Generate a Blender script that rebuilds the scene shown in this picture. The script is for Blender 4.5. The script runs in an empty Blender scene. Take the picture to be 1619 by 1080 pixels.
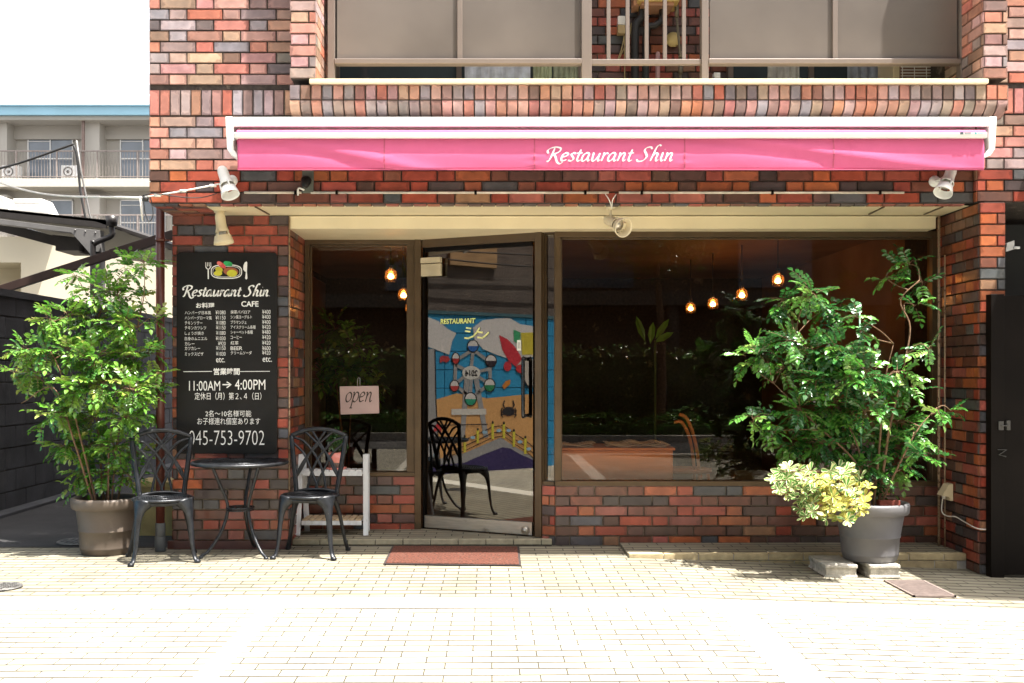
import bpy, math, random
from mathutils import Vector, Matrix, noise

# ------------------------------------------------------------------ camera, world, sun, exposure
F, CX, CY, CAMY, CAMZ = 1650.0, 775.0, 590.0, -6.68, 1.2
scene = bpy.context.scene
C = scene.collection
cam_d = bpy.data.cameras.new('camera'); cam = bpy.data.objects.new('camera', cam_d); C.objects.link(cam)
cam.location = (0, CAMY, CAMZ); cam.rotation_euler = (math.radians(90), 0, 0)
cam_d.sensor_width = 36; cam_d.lens = 36*F/1619
cam_d.shift_x = (809.5-CX)/1619; cam_d.shift_y = (CY-540)/1619
cam_d.clip_start = .05; cam_d.clip_end = 500
scene.camera = cam
SUN = Vector((.30, -.185, 1.0)).normalized()
w = bpy.data.worlds.new('World'); scene.world = w; w.use_nodes = True
nt = w.node_tree; bg = nt.nodes['Background']
sky = nt.nodes.new('ShaderNodeTexSky'); sky.sky_type = 'NISHITA'; sky.sun_disc = False
sky.sun_elevation = math.asin(SUN.z); sky.sun_rotation = math.atan2(SUN.x, SUN.y)
sky.air_density = 1.0; sky.dust_density = 8.0; sky.ozone_density = .3
hs = nt.nodes.new('ShaderNodeHueSaturation'); hs.inputs['Saturation'].default_value = .35; hs.inputs['Value'].default_value = 1.1
nt.links.new(sky.outputs[0], hs.inputs['Color']); tc = nt.nodes.new('ShaderNodeTexCoord'); sp = nt.nodes.new('ShaderNodeSeparateXYZ'); nt.links.new(tc.outputs['Generated'], sp.inputs[0])
hz_ = nt.nodes.new('ShaderNodeMapRange'); hz_.inputs[1].default_value = .22; hz_.inputs[2].default_value = .70; hz_.inputs[3].default_value = 3.6; hz_.inputs[4].default_value = 0; nt.links.new(sp.outputs[2], hz_.inputs[0])
hc_ = nt.nodes.new('ShaderNodeVectorMath'); hc_.operation = 'ADD'; nt.links.new(hs.outputs[0], hc_.inputs[0]); nt.links.new(hz_.outputs[0], hc_.inputs[1]); nt.links.new(hc_.outputs[0], bg.inputs[0]); bg.inputs[1].default_value = .08
sd = bpy.data.lights.new('sun', 'SUN'); sd.energy = 5.0; sd.angle = math.radians(.5); sd.color = (1, .955, .88)
so = bpy.data.objects.new('sun', sd); C.objects.link(so)
so.rotation_euler = SUN.to_track_quat('Z', 'Y').to_euler()
scene.view_settings.view_transform = 'Standard'; scene.view_settings.look = 'None'
scene.view_settings.exposure = 1.78; scene.view_settings.gamma = 1
try:
    scene.cycles.max_bounces = 8; scene.cycles.transparent_max_bounces = 12
except Exception: pass

# ------------------------------------------------------------------ helpers
R = random.Random(7)
def P(px, py, Y):
    s = F/(Y-CAMY)
    return Vector(((px-CX)/s, Y, CAMZ-(py-CY)/s))
def gz(x):
    return 0.0 if x < .9 else -.034*(x-.9)

class MB:
    def __init__(s):
        s.v = []; s.f = []; s.m = []; s.c = []; s.uv = []; s.sm = []
    def face(s, idx, m=0, c=(1,1,1), uv=None, sm=False):
        s.f.append(tuple(idx)); s.m.append(m); s.c.append(c); s.uv.append(uv); s.sm.append(sm)
    def poly(s, pts, m=0, c=(1,1,1), uv=None, sm=False):
        n = len(s.v); s.v += [tuple(p) for p in pts]
        s.face(range(n, n+len(pts)), m, c, uv, sm)
    def box(s, lo, hi, m=0, c=(1,1,1), M=None):
        x0,y0,z0 = lo; x1,y1,z1 = hi
        p = [Vector(q) for q in ((x0,y0,z0),(x1,y0,z0),(x1,y1,z0),(x0,y1,z0),(x0,y0,z1),(x1,y0,z1),(x1,y1,z1),(x0,y1,z1))]
        if M: p = [M@q for q in p]
        n = len(s.v); s.v += [tuple(q) for q in p]
        for q in ((0,3,2,1),(4,5,6,7),(0,1,5,4),(1,2,6,5),(2,3,7,6),(3,0,4,7)): s.face([n+i for i in q], m, c)
    def beam(s, a, b, w, h, m=0, c=(1,1,1), up=(0,0,1)):
        a = Vector(a); b = Vector(b); d = b-a; L = d.length; d.normalize()
        u = Vector(up); r = d.cross(u)
        if r.length < 1e-4: r = d.cross(Vector((0,1,0)))
        r.normalize(); u = r.cross(d)
        M = Matrix((( r.x,d.x,u.x,a.x),(r.y,d.y,u.y,a.y),(r.z,d.z,u.z,a.z),(0,0,0,1)))
        s.box((-w/2,0,-h/2),(w/2,L,h/2), m, c, M)
    def tube(s, pts, r, n=8, m=0, c=(1,1,1), cap=True, flat=1.0):
        pts = [Vector(p) for p in pts]
        k = len(pts); rr = r if isinstance(r,(list,tuple)) else [r]*k
        base = len(s.v); prev = None
        for i, p in enumerate(pts):
            d = (pts[min(i+1,k-1)]-pts[max(i-1,0)])
            if d.length < 1e-7: d = Vector((0,0,1))
            d.normalize()
            if prev is None:
                a = d.cross(Vector((0,0,1)) if abs(d.z) < .9 else Vector((0,1,0)))
            else:
                a = prev - d*prev.dot(d)
            a.normalize(); prev = a; b = d.cross(a)
            for j in range(n):
                t = 2*math.pi*j/n
                s.v.append(tuple(p + a*(math.cos(t)*rr[i]) + b*(math.sin(t)*rr[i]*flat)))
        for i in range(k-1):
            for j in range(n):
                j2 = (j+1)%n
                s.face((base+i*n+j, base+i*n+j2, base+(i+1)*n+j2, base+(i+1)*n+j), m, c, None, True)
        if cap:
            s.face([base+j for j in reversed(range(n))], m, c); s.face([base+(k-1)*n+j for j in range(n)], m, c)
    def lathe(s, prof, n=32, M=None, m=0, c=(1,1,1), sm=True, close=False, cf=None):
        M = M or Matrix.Identity(4); base = len(s.v); k = len(prof)
        for r, z in prof:
            for j in range(n):
                t = 2*math.pi*j/n
                s.v.append(tuple(M@Vector((r*math.cos(t), r*math.sin(t), z))))
        for i in range(k-1):
            for j in range(n):
                j2 = (j+1)%n
                s.face((base+i*n+j, base+i*n+j2, base+(i+1)*n+j2, base+(i+1)*n+j), m, cf(i) if cf else c, None, sm)
    def prism(s, pts, ext, m=0, c=(1,1,1)):
        """closed polygon pts extruded by vector ext"""
        ext = Vector(ext); n = len(s.v); k = len(pts)
        s.v += [tuple(p) for p in pts] + [tuple(Vector(p)+ext) for p in pts]
        s.face(range(n, n+k), m, c); s.face([n+k+i for i in reversed(range(k))], m, c)
        for i in range(k):
            j = (i+1)%k; s.face((n+i, n+k+i, n+k+j, n+j), m, c)
    def build(s, name, mats, parent=None, bevel=0, recalc=True, loc=None):
        me = bpy.data.meshes.new(name); me.from_pydata(s.v, [], s.f)
        for mt in (mats if isinstance(mats, (list,tuple)) else [mats]): me.materials.append(mt)
        me.polygons.foreach_set('material_index', s.m)
        me.polygons.foreach_set('use_smooth', s.sm)
        ca = me.color_attributes.new('tint', 'FLOAT_COLOR', 'CORNER')
        uvl = me.uv_layers.new(name='tile')
        cc = []; uu = []
        for f, c, uv in zip(s.f, s.c, s.uv):
            for i in range(len(f)):
                cc += [c[0], c[1], c[2], 1.0]
                q = uv[i] if uv else (.5, .5); uu += [q[0], q[1]]
        ca.data.foreach_set('color', cc); uvl.data.foreach_set('uv', uu)
        if recalc:
            import bmesh
            bm = bmesh.new(); bm.from_mesh(me); bmesh.ops.recalc_face_normals(bm, faces=bm.faces); bm.to_mesh(me); bm.free()
        me.update()
        o = bpy.data.objects.new(name, me); C.objects.link(o)
        if parent: o.parent = parent
        if bevel:
            md = o.modifiers.new('bevel', 'BEVEL'); md.width = bevel; md.segments = 2; md.limit_method = 'ANGLE'; md.angle_limit = math.radians(40)
        return o

def tag(o, label=None, cat=None, group=None, kind=None):
    if label: o['label'] = label
    if cat: o['category'] = cat
    if group: o['group'] = group
    if kind: o['kind'] = kind
    return o
def empty(name, loc, label, cat, group=None, rz=0):
    o = bpy.data.objects.new(name, None); o.location = loc; o.rotation_euler = (0,0,rz); o.empty_display_size = .1
    C.objects.link(o); return tag(o, label, cat, group)
def copy_tree(o, parent=None):
    c = o.copy(); C.objects.link(c); c.parent = parent
    for ch in o.children: copy_tree(ch, c)
    return c
def local(o, root):
    """move a part built in world coordinates under its root"""
    o.parent = root; o.matrix_parent_inverse = Matrix.Translation(root.location).inverted(); return o

def catmull(pts, n=6):
    pts = [Vector(p) for p in pts]
    if len(pts) < 3: return pts
    q = [2*pts[0]-pts[1]] + pts + [2*pts[-1]-pts[-2]]; out = []
    for i in range(1, len(q)-2):
        for k in range(n):
            t = k/n; a,b,c,d = q[i-1],q[i],q[i+1],q[i+2]
            out.append(.5*((2*b)+(c-a)*t+(2*a-5*b+4*c-d)*t*t+(3*b-a-3*c+d)*t**3))
    out.append(pts[-1]); return out

# ------------------------------------------------------------------ materials
def mat(name, col=(.5,.5,.5), rough=.6, metal=0, attr=False, nvar=.15, nscale=8, bump=0, bscale=60, coat=0, spec=.5, emit=None, estr=0, rvar=0, uvring=0, trans=0, stretch=None, dirt=None):
    m = bpy.data.materials.new(name); m.use_nodes = True
    t = m.node_tree; N = t.nodes; L = t.links; b = N['Principled BSDF']
    b.inputs['Roughness'].default_value = rough; b.inputs['Metallic'].default_value = metal
    b.inputs['Specular IOR Level'].default_value = spec
    if coat: b.inputs['Coat Weight'].default_value = coat; b.inputs['Coat Roughness'].default_value = .12
    geo = N.new('ShaderNodeNewGeometry')
    vec = geo.outputs['Position']
    if stretch:
        mp = N.new('ShaderNodeMapping'); mp.inputs['Scale'].default_value = stretch; L.new(vec, mp.inputs[0]); vec = mp.outputs[0]
    if attr:
        a = N.new('ShaderNodeVertexColor'); a.layer_name = 'tint'; base = a.outputs[0]
    else:
        rgb = N.new('ShaderNodeRGB'); rgb.outputs[0].default_value = (*col, 1); base = rgb.outputs[0]
    if nvar:
        n1 = N.new('ShaderNodeTexNoise'); n1.inputs['Scale'].default_value = nscale; n1.inputs['Detail'].default_value = 5; L.new(vec, n1.inputs['Vector'])
        mr = N.new('ShaderNodeMapRange'); mr.inputs[1].default_value = .3; mr.inputs[2].default_value = .7
        mr.inputs[3].default_value = 1-nvar; mr.inputs[4].default_value = 1+nvar; L.new(n1.outputs[0], mr.inputs[0])
        mx = N.new('ShaderNodeVectorMath'); mx.operation = 'SCALE'; L.new(base, mx.inputs[0]); L.new(mr.outputs[0], mx.inputs['Scale']); base = mx.outputs[0]
    if dirt:   # (colour, scale, low, high)
        n3 = N.new('ShaderNodeTexNoise'); n3.inputs['Scale'].default_value = dirt[1]; n3.inputs['Detail'].default_value = 8; n3.inputs['Roughness'].default_value = .65; L.new(geo.outputs['Position'], n3.inputs['Vector'])
        m3 = N.new('ShaderNodeMapRange'); m3.inputs[1].default_value = dirt[2]; m3.inputs[2].default_value = dirt[3]; L.new(n3.outputs[0], m3.inputs[0])
        mm = N.new('ShaderNodeMix'); mm.data_type = 'RGBA'; L.new(m3.outputs[0], mm.inputs[0]); L.new(base, mm.inputs[6]); mm.inputs[7].default_value = (*dirt[0], 1); base = mm.outputs[2]
    if uvring:
        uv = N.new('ShaderNodeUVMap'); uv.uv_map = 'tile'; sx = N.new('ShaderNodeSeparateXYZ'); L.new(uv.outputs[0], sx.inputs[0])
        def edge(o):
            s1 = N.new('ShaderNodeMath'); s1.operation = 'SUBTRACT'; L.new(o, s1.inputs[0]); s1.inputs[1].default_value = .5
            s2 = N.new('ShaderNodeMath'); s2.operation = 'ABSOLUTE'; L.new(s1.outputs[0], s2.inputs[0]); return s2.outputs[0]
        mxm = N.new('ShaderNodeMath'); mxm.operation = 'MAXIMUM'; L.new(edge(sx.outputs[0]), mxm.inputs[0]); L.new(edge(sx.outputs[1]), mxm.inputs[1])
        n4 = N.new('ShaderNodeTexNoise'); n4.inputs['Scale'].default_value = 26; L.new(geo.outputs['Position'], n4.inputs['Vector'])
        ad = N.new('ShaderNodeMath'); ad.operation = 'MULTIPLY_ADD'; L.new(n4.outputs[0], ad.inputs[0]); ad.inputs[1].default_value = .45; L.new(mxm.outputs[0], ad.inputs[2])
        rp = N.new('ShaderNodeValToRGB'); e = rp.color_ramp.elements
        e[0].position = .50; e[0].color = (1,1,1,1); e[1].position = .80; e[1].color = (.8,.74,.72,1)
        q = e.new(.62); q.color = (1.18,1.12,1.08,1); q = e.new(.69); q.color = (.72,.68,.68,1)
        L.new(ad.outputs[0], rp.inputs[0])
        vm = N.new('ShaderNodeVectorMath'); vm.operation = 'MULTIPLY'; L.new(base, vm.inputs[0]); L.new(rp.outputs[0], vm.inputs[1]); base = vm.outputs[0]
    L.new(base, b.inputs['Base Color'])
    if rvar:
        n2 = N.new('ShaderNodeTexNoise'); n2.inputs['Scale'].default_value = nscale*1.7; L.new(vec, n2.inputs['Vector'])
        m2 = N.new('ShaderNodeMapRange'); m2.inputs[3].default_value = max(.02, rough-rvar); m2.inputs[4].default_value = rough+rvar; L.new(n2.outputs[0], m2.inputs[0]); L.new(m2.outputs[0], b.inputs['Roughness'])
    if bump:
        nb = N.new('ShaderNodeTexNoise'); nb.inputs['Scale'].default_value = bscale; nb.inputs['Detail'].default_value = 4; L.new(vec, nb.inputs['Vector'])
        bp = N.new('ShaderNodeBump'); bp.inputs['Strength'].default_value = bump; bp.inputs['Distance'].default_value = .01; L.new(nb.outputs[0], bp.inputs['Height']); L.new(bp.outputs[0], b.inputs['Normal'])
    if emit: b.inputs['Emission Color'].default_value = (*emit,1); b.inputs['Emission Strength'].default_value = estr
    if trans:
        out = N['Material Output']; tl = N.new('ShaderNodeBsdfTranslucent'); ms = N.new('ShaderNodeMixShader'); ms.inputs[0].default_value = trans
        L.new(base, tl.inputs[0]); L.new(b.outputs[0], ms.inputs[1]); L.new(tl.outputs[0], ms.inputs[2]); L.new(ms.outputs[0], out.inputs[0])
    return m
M_SHEEN = 0
def glass(name, tint, refl, rough=0.0, noise_amt=.0):
    m = bpy.data.materials.new(name); m.use_nodes = True; t = m.node_tree; N = t.nodes; L = t.links
    N.remove(N['Principled BSDF']); out = N['Material Output']
    tr = N.new('ShaderNodeBsdfTransparent'); tr.inputs[0].default_value = (*tint,1)
    gl = N.new('ShaderNodeBsdfGlossy'); gl.inputs['Roughness'].default_value = rough; gl.inputs[0].default_value = (1,.97,.92,1)
    ms = N.new('ShaderNodeMixShader'); fr = N.new('ShaderNodeLayerWeight'); fr.inputs[0].default_value = .25
    mr = N.new('ShaderNodeMapRange'); mr.inputs[3].default_value = refl; mr.inputs[4].default_value = 1.0
    L.new(fr.outputs['Fresnel'], mr.inputs[0]); mr.inputs[1].default_value = .05
    L.new(mr.outputs[0], ms.inputs[0]); L.new(tr.outputs[0], ms.inputs[1]); L.new(gl.outputs[0], ms.inputs[2]); L.new(ms.outputs[0], out.inputs[0])
    if noise_amt:
        geo = N.new('ShaderNodeNewGeometry'); nb = N.new('ShaderNodeTexNoise'); nb.inputs['Scale'].default_value = 1.2; L.new(geo.outputs['Position'], nb.inputs['Vector'])
        bp = N.new('ShaderNodeBump'); bp.inputs['Strength'].default_value = noise_amt; bp.inputs['Distance'].default_value = .01; L.new(nb.outputs[0], bp.inputs['Height']); L.new(bp.outputs[0], gl.inputs['Normal'])
    return m

M_brick = mat('glazed_brick', attr=True, rough=.45, nvar=.22, nscale=11, bump=.10, bscale=45, coat=.2, spec=.5, uvring=1, rvar=.12, dirt=((.55,.50,.45), 24, .70, .86))
_b = M_brick.node_tree.nodes['Principled BSDF']; _b.inputs['Sheen Weight'].default_value = .0; _b.inputs['Sheen Roughness'].default_value = .35; _b.inputs['Sheen Tint'].default_value = (1,.86,.82,1)
M_mortar = mat('dark_mortar', (.045,.035,.03), .9, nvar=.4, nscale=30, bump=.3, bscale=200, dirt=((.30,.25,.18), 5, .60, .75))
M_mortar_l = mat('pale_mortar', (.16,.13,.095), .9, nvar=.4, nscale=30, bump=.3, bscale=200, dirt=((.04,.035,.03), 4, .50, .60))
M_cream = mat('cream_paint', (.72,.62,.42), .5, nvar=.05, nscale=4, bump=.04, dirt=((.25,.18,.10), 7, .70, .85))
M_white = mat('white_paint', (.80,.80,.78), .4, nvar=.05, nscale=5, dirt=((.5,.46,.40), 9, .66, .85))
M_whitewood = mat('white_painted_wood', (.70,.72,.74), .6, nvar=.12, nscale=30, bump=.2, bscale=60, stretch=(1,1,.1), dirt=((.35,.32,.28), 14, .62, .8))
M_pink = mat('pink_canvas', (.71,.145,.30), .85, nvar=.06, nscale=3, bump=.25, bscale=900, spec=.2, trans=.12, dirt=((.60,.11,.235), 3, .52, .8))
M_bronze = mat('bronze_frame', (.10,.065,.035), .38, metal=.45, nvar=.15, nscale=6, rvar=.08)
M_taupe = mat('taupe_aluminium', (.19,.155,.135), .42, metal=.35, nvar=.06, nscale=3)
M_frost = mat('frosted_panel', (.128,.110,.098), .28, nvar=.24, nscale=1.3, spec=.7, coat=.3)
M_steel = mat('brushed_steel', (.50,.47,.42), .35, metal=.9, nvar=.12, nscale=20, stretch=(.2,1,4), rvar=.1, dirt=((.16,.13,.10), 12, .58, .8))
M_black = mat('black_cast_metal', (.016,.018,.022), .36, metal=.35, nvar=.5, nscale=30, bump=.2, bscale=140, spec=.6, dirt=((.30,.28,.25), 60, .66, .82))
M_blackpaint = mat('black_board_paint', (.010,.009,.0085), .5, spec=.25, nvar=.3, nscale=5, rvar=.1)
M_gate = mat('black_gate_paint', (.005,.0035,.003), .55, nvar=.3, nscale=3, spec=.12)
M_paint = mat('sign_paint', attr=True, rough=.6, nvar=.08, nscale=40)
M_pot = mat('grey_brown_pot', (.10,.077,.060), .55, nvar=.12, nscale=6, bump=.06, bscale=60, dirt=((.17,.14,.11), 5, .58, .8))
M_potg = mat('slate_pot', (.115,.112,.118), .5, nvar=.12, nscale=6, bump=.06, bscale=60, dirt=((.24,.23,.21), 5, .58, .8))
M_soil = mat('potting_soil', (.03,.02,.012), .95, nvar=.5, nscale=40, bump=1, bscale=90)
M_conc = mat('concrete_block', (.50,.47,.41), .9, nvar=.25, nscale=25, bump=.7, bscale=160, dirt=((.16,.15,.12), 9, .52, .72))
M_bark = mat('bark', (.17,.095,.05), .8, nvar=.4, nscale=50, bump=.6, bscale=120, stretch=(1,1,.3))
M_leaf = mat('glossy_leaf', attr=True, rough=.27, nvar=.25, nscale=9, trans=.28, spec=.9)
M_leafv = mat('variegated_leaf', attr=True, rough=.35, nvar=.12, nscale=20, trans=.22)
M_pipe = mat('brown_pipe', (.085,.022,.015), .4, nvar=.15, nscale=5)
M_pvc = mat('grey_pvc', (.10,.11,.12), .5, nvar=.2, nscale=12)
M_blk = mat('sooty_block_wall', (.043,.044,.050), .9, nvar=.45, nscale=2.2, bump=.5, bscale=90, dirt=((.075,.073,.075), 2.4, .50, .72))
M_asph = mat('asphalt', (.055,.053,.052), .9, nvar=.3, nscale=2, bump=.9, bscale=220, dirt=((.16,.15,.14), 1.3, .55, .68))
M_iron = mat('cast_iron', (.13,.125,.12), .6, metal=.4, nvar=.4, nscale=30, bump=.6, bscale=60)
M_mat = mat('rust_doormat', (.12,.036,.020), .95, nvar=.75, nscale=70, bump=1, bscale=320, dirt=((.17,.10,.07), 22, .56, .80))
M_matrim = mat('doormat_rubber', (.03,.02,.018), .8)
M_wood = mat('counter_wood', (.60,.25,.09), .4, nvar=.15, nscale=3, stretch=(1,1,8))
M_dark = mat('dark_interior', (.26,.155,.09), .7, nvar=.25, nscale=1.5)
M_beige = mat('apartment_render', (.47,.445,.40), .85, nvar=.05, nscale=.6)
M_blue = mat('blue_roof_edge', (.28,.50,.62), .5, nvar=.06, nscale=.8)
M_win = mat('distant_glass', (.16,.19,.23), .12, nvar=.3, nscale=.7, spec=.8)
M_creamwall = mat('cream_render', (.62,.56,.42), .85, nvar=.05, nscale=1)
M_wire = mat('white_cable', (.75,.73,.68), .5)
M_wireb = mat('black_cable', (.02,.02,.02), .5)
M_stucco = mat('brown_grey_stucco', (.13,.105,.09), .95, nvar=.25, nscale=3, bump=1.0, bscale=28)
M_tan = mat('tan_panel', (.42,.26,.13), .8)
M_terra = mat('pink_glazed_pot', (.75,.26,.22), .35, nvar=.05)
M_glassw = glass('tinted_window_glass', (.84,.66,.50), .042)
M_glassd = glass('mirror_film_door_glass', (.22,.19,.16), .115, noise_amt=.02)
M_glassl = glass('shopfront_side_glass', (.80,.62,.46), .055)
# ------------------------------------------------------------------ paving
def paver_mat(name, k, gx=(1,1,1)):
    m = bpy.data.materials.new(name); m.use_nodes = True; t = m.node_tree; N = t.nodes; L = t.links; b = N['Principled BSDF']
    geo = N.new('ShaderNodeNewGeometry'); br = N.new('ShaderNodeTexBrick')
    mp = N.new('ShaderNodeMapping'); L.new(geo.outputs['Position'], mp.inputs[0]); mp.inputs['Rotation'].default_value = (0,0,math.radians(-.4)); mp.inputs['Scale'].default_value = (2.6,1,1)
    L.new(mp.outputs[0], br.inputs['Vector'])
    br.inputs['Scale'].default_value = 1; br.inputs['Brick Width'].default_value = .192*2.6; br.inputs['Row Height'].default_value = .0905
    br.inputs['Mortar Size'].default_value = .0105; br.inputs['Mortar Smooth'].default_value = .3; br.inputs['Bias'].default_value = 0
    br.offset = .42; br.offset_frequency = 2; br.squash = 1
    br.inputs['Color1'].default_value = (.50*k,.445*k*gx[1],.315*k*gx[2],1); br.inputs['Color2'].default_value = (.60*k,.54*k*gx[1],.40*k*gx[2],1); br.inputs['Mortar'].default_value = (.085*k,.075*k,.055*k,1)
    n = N.new('ShaderNodeTexNoise'); n.inputs['Scale'].default_value = 2.2; n.inputs['Detail'].default_value = 8; L.new(geo.outputs['Position'], n.inputs['Vector'])
    mr = N.new('ShaderNodeMapRange'); mr.inputs[1].default_value = .35; mr.inputs[2].default_value = .65; mr.inputs[3].default_value = .82; mr.inputs[4].default_value = 1.1; L.new(n.outputs[0], mr.inputs[0])
    vm = N.new('ShaderNodeVectorMath'); vm.operation = 'SCALE'; L.new(br.outputs[0], vm.inputs[0]); L.new(mr.outputs[0], vm.inputs['Scale'])
    L.new(vm.outputs[0], b.inputs['Base Color']); b.inputs['Roughness'].default_value = .85
    inv = N.new('ShaderNodeMath'); inv.operation = 'SUBTRACT'; inv.inputs[0].default_value = 1; L.new(br.outputs['Fac'], inv.inputs[1])
    n2 = N.new('ShaderNodeTexNoise'); n2.inputs['Scale'].default_value = 90; L.new(geo.outputs['Position'], n2.inputs['Vector'])
    ma = N.new('ShaderNodeMath'); ma.operation = 'MULTIPLY_ADD'; L.new(n2.outputs[0], ma.inputs[0]); ma.inputs[1].default_value = .25; L.new(inv.outputs[0], ma.inputs[2])
    bp = N.new('ShaderNodeBump'); bp.inputs['Strength'].default_value = .5; bp.inputs['Distance'].default_value = .006; L.new(ma.outputs[0], bp.inputs['Height']); L.new(bp.outputs[0], b.inputs['Normal'])
    return m
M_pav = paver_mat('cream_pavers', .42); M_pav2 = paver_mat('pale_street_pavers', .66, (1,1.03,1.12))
M_band = mat('pale_paving_band', (.66,.62,.53), .85, nvar=.06, nscale=6)
def sheet(x0, x1, y0, y1, dz, nx=60, ny=2):
    mb = MB()
    xs = [x0+(x1-x0)*i/nx for i in range(nx+1)]; ys = [y0+(y1-y0)*i/ny for i in range(ny+1)]
    for y in ys:
        for x in xs: mb.v.append((x, y, gz(x)+dz))
    for j in range(ny):
        for i in range(nx):
            a = j*(nx+1)+i; mb.face((a, a+1, a+nx+2, a+nx+1))
    return mb
def structure(name, mb, m, label=None):
    o = mb.build(name, m, recalc=False); tag(o, label, None, None, 'structure'); return o
g = MB(); g.poly([(-150,-80,-.30),(150,-80,-.30),(150,160,-.30),(-150,160,-.30)])
structure('ground', g, M_asph, 'grey asphalt ground beyond the paving')
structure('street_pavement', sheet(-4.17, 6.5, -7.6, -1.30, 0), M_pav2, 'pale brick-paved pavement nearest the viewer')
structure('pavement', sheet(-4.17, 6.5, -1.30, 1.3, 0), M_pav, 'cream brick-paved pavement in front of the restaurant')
structure('alley_surface', sheet(-4.17, -2.17, .50, 9.0, .004, 8, 4), mat('dark_alley_asphalt', (.030,.029,.030), .9, nvar=.3, nscale=3, bump=.6, bscale=200, dirt=((.09,.085,.08), 1.6, .58, .7)), 'dark asphalt alley left of the restaurant')
bnd = sheet(-4.17, 6.5, -1.36, -1.11, .003)
for x0, x1 in ((-1.17,-1.07),(1.15,1.33)):
    o = len(bnd.v); s2 = sheet(x0, x1, -7.4, -1.36, .003, 2, 2)
    bnd.v += s2.v
    for f in s2.f: bnd.face([i+o for i in f])
structure('pavement_band', bnd, M_band, 'pale smooth bands across the brick paving')
# street behind the camera, seen mirrored in the shop glass
st = MB(); st.box((-60,-12.0,-.298),(60,-7.8,-.14)); structure('road', st, M_asph, 'grey asphalt street mirrored in the shop windows')
kb = MB(); kb.box((-60,-7.8,-.29),(60,-7.6,-.015)); kb.box((-60,-12.25,-.29),(60,-12.0,.0)); structure('kerb', kb, M_conc, 'pale concrete kerbs of the street')
fp = MB(); fp.box((-60,-13.4,-.29),(60,-12.25,-.02)); structure('planting_strip', fp, mat('bare_earth', (.07,.05,.03), .95, nvar=.4, nscale=6), 'earth strip behind the far kerb')

# ------------------------------------------------------------------ bricks
PAL = [((.34,.060,.032),24),((.40,.105,.035),13),((.19,.060,.036),17),((.115,.052,.040),17),((.068,.047,.047),13),((.085,.088,.10),9),((.30,.15,.085),4),((.36,.10,.075),9)]
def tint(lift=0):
    """fired tile colour; lift > 0 pales the upper tiles: glaze bloom plus sunlight put into the colour"""
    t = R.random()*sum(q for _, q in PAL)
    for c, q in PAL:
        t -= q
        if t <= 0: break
    k = R.uniform(.62,1.0) if not lift else R.uniform(.9,1.3); bl = lift*R.uniform(.35,1.6) if lift else R.uniform(0,.05); w_ = R.choice(((.50,.37,.31),(.44,.39,.42),(.47,.385,.375),(.52,.39,.28)))  # sunlight painted in: upper tiles brighter and paler, those below the awning darker
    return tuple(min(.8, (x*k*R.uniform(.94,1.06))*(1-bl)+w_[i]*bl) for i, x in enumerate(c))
COURSE, ST, HD, JT = .0695, .229, .1145, .0064
def tile(mb, o, u, v, n, a, b, c, d, t=.009, bev=.0022, col=None):
    o = Vector(o); jit = R.uniform(-.0006,.0008)
    q0 = [o+u*x+v*y for x, y in ((a,c),(b,c),(b,d),(a,d))]
    q1 = [o+u*x+v*y+n*(t+jit) for x, y in ((a+bev,c+bev),(b-bev,c+bev),(b-bev,d-bev),(a+bev,d-bev))]
    k = len(mb.v); mb.v += [tuple(p) for p in q0+q1]; col = col or tint()
    mb.face((k+4,k+5,k+6,k+7), 0, col, [(0,0),(1,0),(1,1),(0,1)])
    for i in range(4):
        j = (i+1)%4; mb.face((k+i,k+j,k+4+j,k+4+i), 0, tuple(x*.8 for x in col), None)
def brick_face(mb, p0, u, width, z1, n, phase=0., zref=None, course=COURSE, rowpar=0, lift=None):
    """p0 = lower left corner of the face (joint plane), u along it, up is +z, z1 = top"""
    u = Vector(u).normalized(); v = Vector((0,0,1)); n = Vector(n).normalized(); p0 = Vector(p0)
    z0 = p0.z; zref = z0 if zref is None else zref
    r = math.floor((z0-zref)/course+1e-6)
    while zref+r*course < z1-.004:
        a0 = max(z0, zref+r*course); a1 = min(z1, zref+(r+1)*course)
        if a1-a0 > .018:
            per = ST+HD; x = -phase - (per/2 if (r+rowpar)%2 else 0) - per*2; k = 0
            while x < width:
                wd = ST if k%2 == 0 else HD
                l = max(0, x); rr = min(width, x+wd)
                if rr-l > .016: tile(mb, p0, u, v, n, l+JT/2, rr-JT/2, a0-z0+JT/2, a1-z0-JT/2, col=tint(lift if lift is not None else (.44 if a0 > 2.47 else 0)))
                x += wd; k += 1
        r += 1
EPS = .009
rest = empty('restaurant_building', (-2.186, 0, 0), 'red and brown glazed brick restaurant front with dark shop windows and a recessed door', 'restaurant')
def part(mb, name, m, bevel=0, parent=None, recalc=False, label=None):
    o = mb.build(name, m, None, bevel, recalc)
    if parent is None: local(o, rest)
    else: o.parent = parent; o.matrix_parent_inverse = Matrix.Translation(rest.location).inverted()@Matrix.Identity(4) if False else Matrix.Identity(4)
    if label: o['label'] = label
    return o
BM = [M_brick, M_mortar]; BML = [M_brick, M_mortar_l]
XL = -2.186; XR = 3.096; ZB = 2.281
ZREF = 1.2+(590-321)/247.0
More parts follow.
